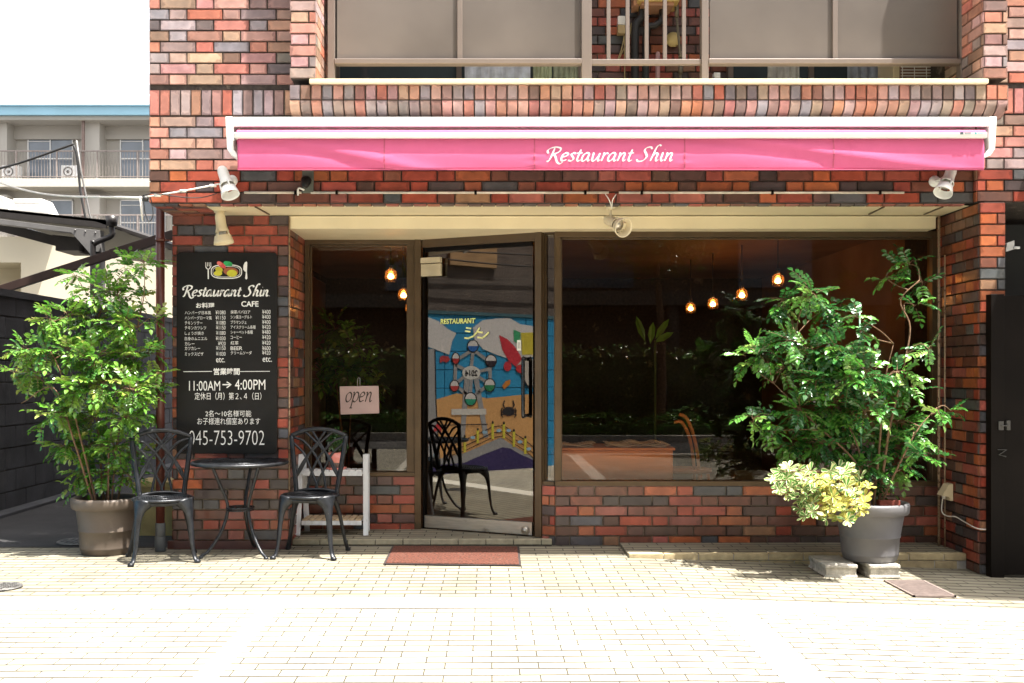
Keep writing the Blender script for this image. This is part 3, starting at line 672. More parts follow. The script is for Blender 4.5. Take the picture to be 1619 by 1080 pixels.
apart(h, 'hem', mat('pink_hem', (.50,.09,.17), .8, nvar=.05), 0, False)
h = MB(); fz = lambda x, z: (x, YV-.0085-valance(x,(zt_-z)/(zt_-zb2))-.008*math.sin((zt_-z)/(zt_-zb2)*math.pi), z)
script(h, 'Restaurant Shin', ax_(864), ax_(1063), az_(259.5), az_(230), fz, (.82,.82,.82), pen=.22, thin=.07)
apart(h, 'lettering', M_paint, 0, False)
h = MB(); h.box((ax_(1514),YV-.0362,az_(214.5)),(ax_(1519),YV-.0352,az_(210.5)),0,(.05,.08,.10)); h.box((ax_(1521),YV-.0362,az_(214)),(ax_(1531),YV-.0352,az_(211)),0,(.25,.27,.28))
h.box((ax_(1537),YV-.0362,az_(214)),(ax_(1540),YV-.0352,az_(211)),0,(.03,.35,.38)); h.box((ax_(1542),YV-.0362,az_(213.8)),(ax_(1550),YV-.0352,az_(211.4)),0,(.35,.55,.55)); apart(h, 'maker_mark', M_paint, 0)

# ------------------------------------------------------------------ conduit and spotlights
cd = MB(); S0 = F/(0-CAMY); cxx = lambda px: (px-CX)/S0; zc = CAMZ-(305-CY)/S0
for a, b in ((387,477),(492,962),(978,1428)): cd.tube([(cxx(a),-.012,zc),(cxx(b),-.012,zc)], .0085, 10)
cdo = empty('cable_conduit', (cxx(905),0,zc), 'thin cream cable conduit clipped along the bricks under the awning', 'conduit')
local(cd.build('pipe', mat('cream_conduit', (.55,.50,.42), .5, nvar=.2, nscale=20)), cdo)
for px in (468,533,752,925,1014,1220,1390):
    c2 = MB(); c2.box((cxx(px-2),-.024,zc-.013),(cxx(px+2),-.001,zc+.013)); local(c2.build('clip', M_gate, None, .002), cdo)
def axis_matrix(o, d):
    return Matrix.Translation(o)@Vector(d).normalized().to_track_quat('Z','Y').to_matrix().to_4x4()
def spot(label, base, bn, stem, head, aim, m, flare=1.0, ring=True):
    base = Vector(base); root = empty('spotlight', base, label, 'spotlight', 'adjustable spotlights over the front')
    b_ = MB(); b_.lathe([(0,0),(.036,0),(.036,.010),(.026,.018),(.012,.022),(0,.022)], 24, axis_matrix(base, bn)); local(b_.build('mounting_base', m, None, 0, True), root)
    head = Vector(head); a_ = MB(); pts = catmull([base+Vector(bn)*.015]+[Vector(s) for s in stem]+[head], 5); a_.tube(pts, .0085, 10)
    a_.lathe([(0,-.016),(.015,-.013),(.018,0),(.015,.013),(0,.016)], 14, axis_matrix(head, (1,0,0))); local(a_.build('arm', m, None, 0, True), root)
    Mx = axis_matrix(head-Vector(aim).normalized()*.045, aim); s_ = MB()
    s_.lathe([(0,-.012),(.022,-.008),(.031,.008),(.034,.03),(.034,.075),(.038,.10),(.046,.125),(.044,.128),(.036,.105),(.030,.10),(0,.10)], 28, Mx)
    s_.lathe([(.046*flare,.150),(.056*flare,.190),(.058*flare,.205),(.055*flare,.205),(.053*flare,.190),(.044*flare,.150)], 28, Mx, close=True)
    for k in range(4):
        t = math.pi/2*k+.4; s_.tube([Mx@Vector((.043*math.cos(t),.043*math.sin(t),.115)), Mx@Vector((.046*flare*math.cos(t),.046*flare*math.sin(t),.160))], .006, 6)
    local(s_.build('lamp_shade', m, None, 0, True), root)
    bl = MB(); bl.lathe([(0,.10),(.025,.105),(.036,.14),(.030,.150),(0,.155)], 20, Mx); local(bl.build('bulb', M_steel, None, 0, True), root)
    return root
p = P(367,286,-.02); spot('white spotlight beside the left end of the pink awning, glaring in the sun', p, (0,-1,0), [p+Vector((-.012,-.06,.0))], p+Vector((-.028,-.10,.022)), (.34,-.32,-.85), M_white)
p = P(1477,287,-.02); spot('white spotlight under the right end of the pink awning', p, (0,-1,0), [p+Vector((.01,-.06,.0))], p+Vector((.062,-.09,.03)), (-.42,-.35,-.75), M_white)
p = Vector((*P(347,330,.28).xy, ZB)); spot('cream spotlight hanging from the soffit over the black menu board', p, (0,0,-1), [p+Vector((.012,0,-.03))], p+Vector((.012,-.02,-.062)), (.09,.0,-.62), M_cream, 1.15)
p = P(966,327,.10); p.z = ZB; spot('cream spotlight hanging from the soffit at mid shopfront', p, (0,0,-1), [p+Vector((-.004,-.01,-.05))], p+Vector((-.004,-.01,-.095)), (.42,-.75,-.36), M_cream, 1.1)
tw = MB(); q0 = P(962,307,-.02); q1 = P(966,327,.10)
for dx in (-.02,.05): tw.tube(catmull([(q0.x+dx,-.02,q0.z),(q0.x+dx*.3+.01,-.03,q0.z-.04),(q1.x,.05,ZB-.02)],6), .0035, 6)
tag(tw.build('lamp_cable', M_wire), 'two short cream wires from the conduit down to the middle spotlight', 'cable')
bb = P(487,289,-.02); bk = empty('sensor_lamp', bb, 'small dark round sensor on a grey-green backplate under the awning', 'sensor')
q = MB(); q.box((bb.x-.038,-.02,bb.z-.065),(bb.x+.035,-.002,bb.z+.085),0); local(q.build('backplate', mat('greygreen_plate', (.10,.11,.09), .6, nvar=.2), None, .003), bk)
q = MB(); q.lathe([(0,-.012),(.030,-.010),(.034,0),(.030,.02),(.018,.05),(0,.06)], 20, axis_matrix(bb+Vector((-.005,-.035,.01)),(0,-.6,-1))); local(q.build('sensor_head', M_blackpaint), bk)
q = MB(); q.tube(catmull([bb+Vector((-.02,-.02,-.05)),bb+Vector((-.055,-.03,-.04)),bb+Vector((-.06,-.02,-.085))],5), .006, 8); local(q.build('cable', M_wire), bk)

# ------------------------------------------------------------------ sign board
YS = .435; SS = F/(YS-CAMY); sgx = lambda px: (px-CX)/SS; sgz = lambda py: CAMZ-(py-CY)/SS
sg = empty('menu_board', (sgx(358),YS,sgz(558)), 'tall black menu board with white lettering and a painted dish on the left pillar', 'menu board')
q = MB(); c_ = .018; X0_, X1_, Z0_, Z1_ = sgx(279), sgx(438), sgz(717.5), sgz(399)
q.prism([(X0_+c_,YS,Z0_),(X1_-c_,YS,Z0_),(X1_,YS,Z0_+c_),(X1_,YS,Z1_-c_),(X1_-c_,YS,Z1_),(X0_+c_,YS,Z1_),(X0_,YS,Z1_-c_),(X0_,YS,Z0_+c_)],(0,.022,0)); local(q.build('panel', M_blackpaint, None, .003, True), sg)
fs_ = lambda px, py: (sgx(px), YS-.0015, sgz(py))
lt = MB()
def line(body, x0, x1, y0, y1, **k): put_text(lt, body, sgx(x0), sgx(x1), sgz(y1), sgz(y0), lambda x, z: (x, YS-.0015, z), WH, **k)
def c6(x, y): return 280+x/6.35, 400+y/6.35
def c7(x, y): return 280+x/6.75, 560+y/6.75
def l6(b, x0, x1, yc, h_=36, **k):
    a, y = c6(x0, yc-h_/2); c, y2 = c6(x1, yc+h_/2); line(b, a, c, y, y2, **k)
def l7(b, x0, x1, y0, y1, **k):
    a, y = c7(x0, y0); c, y2 = c7(x1, y1); line(b, a, c, y, y2, **k)
l6('お料理', 190, 375, 527, 54, bold=.022); l6('CAFE', 645, 818, 512, 56, bold=.02)
for b, x1_, yc, pr_, px0 in (('ハンバーグ日本風',340,600,'¥1080',387),('ハンバーグローマ風',348,652,'¥1150',387),('チキンソテー',255,703,'¥1080',392),('チキンカツレツ',292,752,'¥1150',392),('しょうが焼き',268,806,'¥1080',392),('白身のムニエル',303,860,'¥1030',390),('カレー',175,912,'¥920',412),('カツカレー',232,958,'¥1150',392),('ミックスピザ',265,1015,'¥1030',392)):
    l6(b, 78, x1_, yc, 36, bold=.002); l6(pr_, px0, 487, yc-3, 40, bold=-.006)
for b, x1_, yc, pr_ in (('抹茶ババロア',735,593,'¥400'),('シン風ヨーグルト',752,643,'¥400'),('ブラマンジェ',697,695,'¥400'),('アイスクリーム各種',788,745,'¥420'),('シャーベット各種',760,795,'¥480'),('コーヒー',650,847,'¥420'),('紅茶',617,903,'¥420'),('BEER',655,957,'¥600'),('クリームソーダ',750,1003,'¥420')):
    l6(b, 538, x1_, yc, 36, bold=.002); l6(pr_, 854, 938, yc-2, 42, bold=-.006)
l7('etc.', 417, 512, 36, 88); l7('etc.', 913, 1013, 30, 82)
l7('営業時間', 390, 668, 148, 222, bold=.022)
l7('11:00AM', 128, 460, 285, 390, bold=.0); l7('4:00PM', 618, 942, 270, 380, bold=.0)
l7('定休日（月）第２､４（日）', 188, 900, 408, 488, bold=.0)
l7('2名～10名様可能', 303, 792, 600, 668, bold=.0); l7('お子様連れ個室あります', 217, 887, 678, 752, bold=.0)
l7('045-753-9702', 128, 932, 815, 970, bold=-.014)
def stroke(pts, wd, col=WH, mb=lt, off=.0015):
    pts = [(p_[0],p_[1]) for p_ in pts]; k = len(mb.v)
    for i, p_ in enumerate(pts):
        a = pts[max(i-1,0)]; b = pts[min(i+1,len(pts)-1)]; dx, dy = b[0]-a[0], b[1]-a[1]; l = math.hypot(dx,dy) or 1
        for sg_ in (1,-1): mb.v.append((sgx(p_[0]-sg_*dy/l*wd/2), YS-off, sgz(p_[1]+sg_*dx/l*wd/2)))
    for i in range(len(pts)-1): mb.face((k+2*i,k+2*i+1,k+2*i+3,k+2*i+2),0,col)
stroke([c7(67,187),c7(373,184)], .9); stroke([c7(672,185),c7(990,183)], .9)
stroke([c7(484,325),c7(575,325)], 1.9); stroke([c7(530,295),c7(577,325),c7(530,358)], 1.9)
script(lt, 'Restaurant Shin .'.replace(' .','.'), sgx(289), sgx(426.5), sgz(471.5), sgz(449), lambda x, z: (x,YS-.0015,z), WH, pen=.26, thin=.12, slant=.18, ang=25)
local(lt.build('lettering', M_paint, None, 0, False), sg)
dh = MB(); ell = lambda cx, cy, rx, ry, a=0, n_=26: [(cx+rx*math.cos(t)*math.cos(a)-ry*math.sin(t)*math.sin(a), cy+rx*math.cos(t)*math.sin(a)+ry*math.sin(t)*math.cos(a)) for t in [2*math.pi*i/n_ for i in range(n_+1)]]
def stad(cx, cy, rx, ry, k=3.0): return [(cx+rx*abs(math.cos(t))**(2/k)*(1 if math.cos(t)>0 else -1), cy+ry*abs(math.sin(t))**(2/k)*(1 if math.sin(t)>0 else -1)) for t in [2*math.pi*i/36 for i in range(37)]]
def blob(pts, col, off): dh.poly([(sgx(a), YS-off, sgz(b)) for a, b in pts[:-1]], 0, col)
pc = c6(496,188); stroke(stad(pc[0],pc[1],24.0,10.6), 1.5, WH, dh); stroke(stad(pc[0],pc[1],21.4,8.4), .7, WH, dh)
e6 = lambda x, y, rx, ry, a=0: ell(*c6(x,y), rx/6.35, ry/6.35, a)
blob(e6(540,187,75,42,.1), (.32,.09,.035), .0022); blob(e6(552,205,52,36), (.52,.50,.03), .0028); blob(e6(422,168,38,28,.3), (.50,.46,.03), .0028); blob(e6(412,205,42,26), (.58,.55,.04), .0034)
blob(e6(447,120,52,22,.7), (.62,.07,.07), .0030); blob(e6(425,105,26,18,.3), (.72,.16,.14), .0036); blob(e6(512,108,46,24,.2), (.02,.36,.10), .0034); blob(e6(490,100,22,18), (.03,.42,.13), .0040); blob(e6(535,118,18,16), (.02,.30,.08), .0040)
for k in range(4): x_ = 287+k*17; stroke([c6(x_,95),c6(x_+3,135)], 1.0, WH, dh)
stroke([c6(287,135),c6(297,155),c6(312,165),c6(328,155),c6(340,133)], 1.5, WH, dh); stroke([c6(313,160),c6(314,262)], 1.9, WH, dh)
kn = [c6(*t) for t in ((700,85),(680,95),(667,125),(665,165),(678,185),(690,190),(690,200),(683,255),(695,268),(707,255),(702,190),(705,100),(700,85))]; blob(kn, WH, .0018)
local(dh.build('dish_picture', M_paint, None, 0, False), sg)

# ------------------------------------------------------------------ open sign
ys = 1.01; so2 = F/(ys-CAMY); ox = lambda px: (px-CX)/so2; oz = lambda py: CAMZ-(py-CY)/so2
op = empty('open_sign', (ox(568),ys,oz(633)), 'small pale pink card reading open, hung on the left window', 'sign')
q = MB(); q.prism([(ox(537),ys,oz(611)),(ox(598.5),ys,oz(610)),(ox(599.5),ys,oz(653.5)),(ox(538.5),ys,oz(655.5))],(0,.006,0)); local(q.build('card', mat('pink_card', (.50,.36,.34), .7, nvar=.06, nscale=9), None, .001), op)
q = MB(); script(q, 'open', ox(547), ox(588), oz(645), oz(620), lambda x, z: (x, ys-.0015, z), (.035,.025,.02), pen=.17, thin=.06, slant=.2); local(q.build('lettering', M_paint, None, 0, False), op)
q = MB(); q.tube([(ox(565),ys,oz(611)),(ox(565),ys+.01,oz(599)),(ox(567),ys+.012,oz(597)),(ox(569),ys+.01,oz(599)),(ox(569),ys,oz(611))], .0022, 6); local(q.build('hook', M_steel), op)

# ------------------------------------------------------------------ chairs, table
def make_chair():
    root = empty('metal_chair', (0,0,0), 'x', 'chair', 'black metal chairs at the round table')
    m = M_black
    def b(mb, name, bev=0): o = mb.build(name, m, None, bev, True); o.parent = root; return o
    s = MB(); r = .185; zs = .395
    ring = lambda rad, z, n_=48: [(rad*math.cos(2*math.pi*i/n_), rad*.97*math.sin(2*math.pi*i/n_)-.01, z) for i in range(n_+1)]
    s.tube(ring(r, zs), .010, 8, cap=False); s.tube(ring(r-.035, zs+.002), .005, 6, cap=False); s.tube(ring(.06, zs+.002, 24), .005, 6, cap=False)
    k = 9
    for i in range(-k, k+1):
        q = i*.02
        if abs(q) < r-.02:
            L_ = math.sqrt((r-.01)**2-q*q)
            for sn in (1,-1):
                a = Vector((q,-L_,0)); b2 = Vector((q,L_,0)); rt = Matrix.Rotation(sn*math.pi/4,3,'Z')
                s.beam((rt@a)+Vector((0,-.01,zs)), (rt@b2)+Vector((0,-.01,zs)), .007, .006)
    b(s, 'seat')
    ap = MB(); 
    for rr_, z0_, z1_ in ((r-.005, zs-.032, zs-.004),):
        n_ = 48; k0 = len(ap.v)
        for i in range(n_):
            t = 2*math.pi*i/n_
            for rad, z in ((rr_,z0_),(rr_,z1_),(rr_-.008,z1_),(rr_-.008,z0_)): ap.v.append((rad*math.cos(t), rad*.97*math.sin(t)-.01, z))
        for i in range(n_):
            j = (i+1)%n_
            for e in range(4): ap.face((k0+4*i+e,k0+4*j+e,k0+4*j+(e+1)%4,k0+4*i+(e+1)%4),0,(1,1,1),None,True)
    b(ap, 'seat_frame')
    yb = lambda z: .15+(z-.4)*.16
    V = lambda x, z: (x, yb(z), z)
    fr = MB()
    for sx in (1,-1): fr.tube(catmull([V(.138*sx,.40),V(.152*sx,.50),V(.170*sx,.63),V(.190*sx,.775)],5), [.0165]*16, 8); fr.lathe([(0,-.02),(.016,-.016),(.018,0),(.012,.02),(0,.024)], 12, Matrix.Translation(V(.14*sx,.405)))
    fr.tube(catmull([V(-.190,.775),V(-.10,.808),V(0,.820),V(.10,.808),V(.190,.775)],6), .0155, 8)
    fr.tube(catmull([V(-.138,.40),V(-.06,.413),V(0,.416),V(.06,.413),V(.138,.40)],5), .012, 8)
    b(fr, 'back_frame')
    lt_ = MB()
    for sx in (1,-1):
        for cv in ([(0,.415),(.002,.452),(.050,.557),(.095,.65),(.172,.725)],[(-.065,.41),(-.052,.48),(-.028,.557),(.023,.65),(.10,.735),(.176,.765)],[(-.150,.49),(-.112,.55),(-.078,.62),(-.028,.70),(.050,.812)],[(-.10,.805),(-.02,.735),(.07,.64),(.118,.566),(.150,.49)]):
            lt_.tube(catmull([V(x*sx,z) for x, z in cv],6), .0088, 8)
    b(lt_, 'back_lattice')
    for sx in (1,-1):
        lg = MB(); lg.tube(catmull([(.125*sx,-.115,.385),(.148*sx,-.138,.33),(.160*sx,-.150,.25),(.170*sx,-.160,.12),(.182*sx,-.170,.045),(.198*sx,-.188,.008)],5), [.074,.070,.063,.055,.047,.040,.035,.0315,.0285,.0255,.0235,.022,.021,.020,.019,.018,.0155,.015,.015,.015,.0155,.016,.017,.0185,.019,.018][:26], 10, flat=.62)
        lg.lathe([(0,0),(.019,0),(.020,.012),(.014,.022),(0,.024)], 12, Matrix.Translation((.200*sx,-.190,0)))
        b(lg, 'leg')
        lg = MB(); lg.tube(catmull([(.110*sx,.105,.385),(.140*sx,.130,.32),(.165*sx,.150,.22),(.185*sx,.165,.10),(.205*sx,.185,.008)],5), [.034,.033,.031,.029,.026,.024,.022,.0205,.019,.018,.0172,.0165,.016,.0155,.015,.015,.0155,.0165,.018,.018,.018][:21], 10, flat=.7)
        lg.lathe([(0,0),(.018,0),(.019,.012),(.014,.022),(0,.024)], 12, Matrix.Translation((.207*sx,.187,0))); b(lg, 'leg')
    return root
ch = make_chair(); ch.location = (-2.105,.035,0); ch.rotation_euler.z = math.radians(20); ch['label'] = 'black metal lattice-back chair left of the round table, by the big left pot'
ch2 = copy_tree(ch); ch2.location = (-1.185,.215,0); ch2.rotation_euler.z = math.radians(-5); ch2['label'] = 'black metal lattice-back chair right of the round table, before the white stand'
tb = empty('round_table', (-1.648,.20,0), 'small round black metal bistro table with a pierced top, under the menu board', 'table')
def tpart(mb, name): o = mb.build(name, M_black, None, 0, True); o.parent = tb
q = MB(); zt3 = .612; rr = .305
ring = lambda rad, z, n_=64: [(rad*math.cos(2*math.pi*i/n_), rad*math.sin(2*math.pi*i/n_), z) for i in range(n_+1)]
q.tube(ring(rr,zt3-.002), .0125, 8, cap=False); q.tube(ring(rr-.05,zt3), .006, 6, cap=False); q.tube(ring(.12,zt3), .006, 6, cap=False); q.tube(ring(.19,zt3), .006, 6, cap=False)
for i in range(-13,14):
    d = i*.022
    if abs(d) < rr-.015:
        L_ = math.sqrt(rr*rr-d*d)
        for sn in (1,-1):
            rt = Matrix.Rotation(sn*math.radians(38),3,'Z'); q.beam(rt@Vector((d,-L_,0))+Vector((0,0,zt3)), rt@Vector((d,L_,0))+Vector((0,0,zt3)), .0085, .007)
tpart(q, 'tabletop')
for ang in (-37, 80, 207):
    a = math.radians(ang); dr = Vector((math.cos(a),math.sin(a),0)); q = MB()
    pts = catmull([dr*.185+Vector((0,0,.60)), dr*.145+Vector((0,0,.50)), dr*.088+Vector((0,0,.36)), dr*.085+Vector((0,0,.28)), dr*.125+Vector((0,0,.16)), dr*.20+Vector((0,0,.05)), dr*.255+Vector((0,0,.01))],6)
    q.tube(pts, .0105, 8); q.lathe([(0,0),(.016,0),(.016,.012),(0,.018)], 10, Matrix.Translation(dr*.255)); tpart(q, 'leg')
q = MB(); q.tube(ring(.088,.315,32), .006, 8, cap=False); q.tube(ring(.088,.300,32), .005, 8, cap=False)
for k in range(12):
    a = k*math.pi/6; q.tube([(.088*math.cos(a),.088*math.sin(a),.30),(.088*math.cos(a+.26),.088*math.sin(a+.26),.3075),(.088*math.cos(a+.5),.088*math.sin(a+.5),.315)], .004, 6)
for k in range(6): a = k*math.pi/6; q.tube([(.086*math.cos(a),.086*math.sin(a),.308),(-.086*math.cos(a),-.086*math.sin(a),.308)], .004, 6)
tpart(q, 'brace_ring')

# ------------------------------------------------------------------ white plant stand with small pot
stx0, stx1 = (475-CX)/221, (577-CX)/221
ws = empty('plant_stand', ((stx0+stx1)/2,.84,.045), 'white wooden two-tier plant stand under the left window', 'plant stand')
for x in (stx0, stx1):
    q = MB(); q.beam((x-.012*(1 if x<-1 else -1),.74,.045),(x,.825,.615), .036, .022, up=(0,1,0)); local(q.build('leg', M_whitewood, None, .002), ws)
    q = MB(); q.beam((x+.012*(1 if x<-1 else -1)+.008,.95,.045),(x+.006,.862,.615), .036, .022, up=(0,1,0)); local(q.build('leg', M_whitewood, None, .002), ws)
for z, y0, y1 in ((.50,.775,.915),(.155,.735,.955)):
    q = MB(); q.box((stx0+.018,y0-.012,z-.034),(stx1-.018,y0+.004,z-.004)); q.box((stx0+.018,y1-.004,z-.034),(stx1-.018,y1+.010,z-.004)); local(q.build('rail', M_whitewood, None, .002), ws)
    q = MB(); nn = 9; w_ = (stx1-stx0-.04)/nn
    for k in range(nn): q.box((stx0+.02+k*w_+.004,y0-.006,z-.003),(stx0+.02+(k+1)*w_-.004,y1+.006,z+.008))
    local(q.build('shelf', M_whitewood if z > .3 else mat('weathered_slats', (.50,.38,.24), .7, nvar=.25, nscale=20), None, .002), ws)
px_ = (532-CX)/219; zp = .508
cp = empty('flower_pot', (px_,.84,zp), 'small pink and grey glazed pot with a saucer on the white stand', 'pot')
q = MB(); q.lathe([(0,0),(.068,0),(.076,.010),(.076,.014),(0,.012)], 28, Matrix.Translation((px_,.84,zp))); local(q.build('saucer', M_terra, None, 0, True), cp)
q = MB(); q.lathe([(0,.014),(.056,.014),(.058,.050),(.059,.052),(.062,.122),(.058,.122),(.055,.10),(0,.10)], 28, Matrix.Translation((px_,.84,zp)), cf=lambda i: (.16,.13,.12) if i < 2 else ((.78,.27,.22) if i < 6 else (.03,.02,.015))); local(q.build('pot_body', mat('two_tone_glaze', attr=True, rough=.35, nvar=.05, coat=.3), None, 0, True), cp)
# ------------------------------------------------------------------ pots
def big_pot(name, label, c, rt, rb, h, m, cat='pot'):
    c = Vector(c); root = empty(name, c, label, cat); T = Matrix.Translation(c)
    q = MB(); q.lathe([(0,0),(rb-.01,0),(rb,.008),(rb+.008,h*.10),(rb+.012,h*.11),(rb+.011,h*.135),(rb+(rt-.03-rb)*.36,h*.40),(rb+(rt-.03-rb)*.38+.004,h*.41),(rb+(rt-.03-rb)*.40+.004,h*.43),(rb+(rt-.03-rb)*.44,h*.44),(rt-.032,h*.80),(rt-.030,h*.83)], 56, T); local(q.build('pot_body', m, None, 0, True), root)
    q = MB(); q.lathe([(rt-.030,h*.80),(rt-.012,h*.805),(rt-.004,h*.83),(rt,h*.95),(rt-.003,h*.985),(rt-.014,h),(rt-.028,h*.99),(rt-.036,h*.95),(rt-.045,h*.80)], 56, T); local(q.build('rim', m, None, 0, True), root)
    q = MB(); q.lathe([(rt-.043,h*.86),(rt*.5,h*.885),(0,h*.89)], 40, T); local(q.build('soil', M_soil, None, 0, False), root)
    return root
LP, RP = Vector((-2.56,.30,0)), Vector((2.375,-.15,.035))
big_pot('planter_pot', 'large brown ribbed planter pot on the pavement left of the chairs', LP, .232, .165, .375, M_pot)
big_pot('planter_pot', 'large slate grey planter pot raised on two concrete blocks', RP, .236, .160, .362, M_potg)
def cblock(x0, x1, label):
    root = MB(); q = root; y0, y1 = -.34, -.01; z0 = gz(2.2)-.004; z1 = .034
    pr = [(x0,z0),(x1,z0),(x1,z0+.018),(x1-.008,z0+.024),(x1-.008,z1-.028),(x1,z1-.020),(x1,z1),(x0,z1),(x0,z1-.020),(x0+.008,z1-.028),(x0+.008,z0+.024),(x0,z0+.018)]
    q.prism([(x,y0+.006,z) for x, z in pr], (0,y1-y0,0)); 
    q.box((x0+.002,y0,z0),(x1-.002,y0+.010,z0+.016)); q.box((x0+.002,y0-.002,z1-.020),(x1-.002,y0+.010,z1-.001))
    o = q.build('concrete_block', M_conc, None, .004, True); tag(o, label, 'concrete block', 'concrete blocks under the right pot'); return o
cblock(2.035, 2.235, 'pale concrete block under the left side of the slate grey pot'); cblock(2.305, 2.495, 'pale concrete block under the right side of the slate grey pot')
q = MB(); q.box((2.43,-.17,.345),(2.56,-.11,.405)); o = q.build('brick', [mat('loose_red_brick', (.32,.075,.05), .7, nvar=.2, nscale=30, bump=.4)], None, .004, True); tag(o, 'single red brick lying in the soil of the slate grey pot', 'brick')

# ------------------------------------------------------------------ foliage
def leaflet(mb, b, d, nrm, L, W, col, droop=.15, c2=None):
    s_ = d.cross(nrm); s_.normalize(); up = s_.cross(d)
    tip = b+d*L-nrm*L*droop; m1 = b+d*L*.38; m2 = b+d*L*.74-nrm*L*droop*.45
    f = nrm*W*.16
    k = len(mb.v)
    mb.v += [tuple(p) for p in (b, m1+s_*W*.5+f, m2+s_*W*.40+f, tip, m2-s_*W*.40+f, m1-s_*W*.5+f, m1, m2)]
    mb.face((k,k+6,k+1),0,col); mb.face((k+6,k+7,k+2,k+1),0,col); mb.face((k+7,k+3,k+2),0,col)
    c2 = c2 or col
    mb.face((k,k+5,k+6),0,c2); mb.face((k+5,k+4,k+7,k+6),0,c2); mb.face((k+4,k+3,k+7),0,c2)
def rnd_unit():
    while True:
        v = Vector((R.uniform(-1,1),R.uniform(-1,1),R.uniform(-1,1)))
        if .05 < v.length < 1: return v.normalized()
def pinnate(mb, tw, base, d, size, col, pairs=4, leafL=.036, leafW=.021):
    """compound leaf: arching rachis with opposite leaflets and a terminal one"""
    d = d.normalized(); up = Vector((0,0,1)); pl = (up + d*-.2 + rnd_unit()*.35).normalized()
    side = d.cross(pl).normalized(); pl = side.cross(d).normalized()
    pts = []; p = base.copy(); dd = d.copy()
    for i in range(pairs+2):
        pts.append(p.copy()); dd = (dd - Vector((0,0,.10))).normalized(); p = p+dd*size/(pairs+1)
    tw.tube([pts[0], pts[len(pts)//2], pts[-1]], [.0015,.0012,.0008], 3, 0, (1,1,1), False)
    for i in range(1, pairs+2):
        fr = i/(pairs+1); dl_ = (pts[min(i+1,pairs+1)]-pts[i-1]).normalized(); L_ = leafL*(.75+.5*math.sin(fr*2.6))*R.uniform(.85,1.15)
        nn = (pl+rnd_unit()*.22).normalized(); cc = tuple(x*R.uniform(.85,1.18) for x in col)
        if i == pairs+1: leaflet(mb, pts[i], dl_, nn, L_*1.1, leafW*1.1, cc, R.uniform(.05,.25)); break
        for sgn in (1,-1):
            ld = (dl_*.55+side*sgn+rnd_unit()*.12).normalized()
            leaflet(mb, pts[i], ld, nn, L_, leafW*R.uniform(.85,1.15), cc, R.uniform(.05,.30))
def shrub(name, label, cat, base, blobs, colfn, stems, leafL=.036, leafW=.021, dens=1.0, root_r=.012, ydepth=.20, gaps=()):
    """blobs: (px, py, Y, r in metres, density); leaf sprays fill each, twigs reach them from the stems"""
    base = Vector(base); root = empty(name, base, label, cat)
    lf = MB(); tw = MB(); st = MB()
    joints = []
    for sp in stems:
        pts = catmull([base+Vector(p) for p in sp],6); n_ = len(pts); r0 = root_r*R.uniform(.7,1.1)
        st.tube(pts, [r0*(1-.72*i/(n_-1)) for i in range(n_)], 7); joints += pts[2:]
    for (c, r, de) in blobs:
        c = Vector(c); j = min(joints, key=lambda q: (q-c).length + max(0,(q.z-c.z))*1.5)
        mid = (j+c)/2+Vector((R.uniform(-.03,.03),R.uniform(-.03,.03),R.uniform(-.01,.04)))
        tw.tube(catmull([j,mid,c],4), [.0045,.004,.004,.0035,.003,.003,.0025,.0022,.002][:9], 5)
        nsp = max(4, int(de*dens*(r/.10)**2*24))
        for _ in range(nsp):
            u = rnd_unit(); rad = r*R.random()**.45
            p = c+Vector((u.x*rad, u.y*rad*.9, u.z*rad*.85)); od = (u+Vector((0,0,.15))+rnd_unit()*.5).normalized()
            tip = p
            if R.random() < .5: tw.tube([c, (c+p)/2+Vector((0,0,.01)), p], [.002,.0017,.0012], 4, 0, (1,1,1), False)
            pinnate(lf, tw, p-od*.03, od, R.uniform(.085,.135), colfn(p), R.choice((3,4,4,5)), leafL, leafW)
    local(st.build('trunk', M_bark, None, 0, True), root); local(tw.build('twigs', M_bark, None, 0, False), root); o = lf.build('crown', M_leaf, None, 0, False); local(o, root)
    return root
def Bl(px, py, Y, rpx, de=1): 
    s = F/(Y-CAMY); return (P(px,py,Y), rpx/s, de)
def green(a=0):
    def f(p):
        t = R.random()
        c = (.055,.15,.022) if t < .45 else ((.085,.21,.030) if t < .75 else ((.032,.10,.026) if t < .93 else (.15,.27,.04)))
        return tuple(x*(1+a) for x in c)
    return f
lb = [(200,425,20,.8),(228,415,18,.8),(120,437,16,.7),(152,458,24,.9),(185,468,26,1),(225,466,16,.35),(80,505,18,.9),(108,500,22,1),(150,508,28,1),(198,508,28,1),(238,505,18,.5),(40,556,22,1),(22,590,14,1),(72,556,24,1),(110,556,28,1.1),(60,588,22,1),(150,568,32,1.1),(200,565,32,1.1),(238,558,20,.7),(122,608,26,1),(160,608,32,1.1),(205,615,30,1),(242,612,18,.8),(88,655,20,1),(66,672,12,.9),(112,662,26,1),(152,660,30,1),(198,660,28,1),(232,655,15,.6),(100,705,20,1),(138,708,26,1),(182,708,28,1),(218,716,18,.9),(132,745,20,.9),(170,748,24,1),(205,752,20,.8),(120,768,13,.8),(252,590,12,.5)]
blobs = [Bl(a, b, .30+R.uniform(-.20,.16), r, d) for a, b, r, d in lb]
stems = [[(x*.3,y*.3,.30),(x*.8,y*.8,.75),(x*1.4+.02,y,1.1),(x*2.2,y*1.1,h)] for x, y, h in ((-.30,.05,1.25),(-.18,-.1,1.5),(-.05,.1,1.55),(.10,-.05,1.5),(.16,.1,1.35),(.06,-.12,1.1),(-.12,.12,1.35),(-.24,-.1,1.0))]
def leafy(p):
    t = R.random(); return (.11,.26,.03) if t < .4 else ((.17,.33,.045) if t < .75 else ((.06,.17,.03) if t < .9 else (.27,.38,.07)))
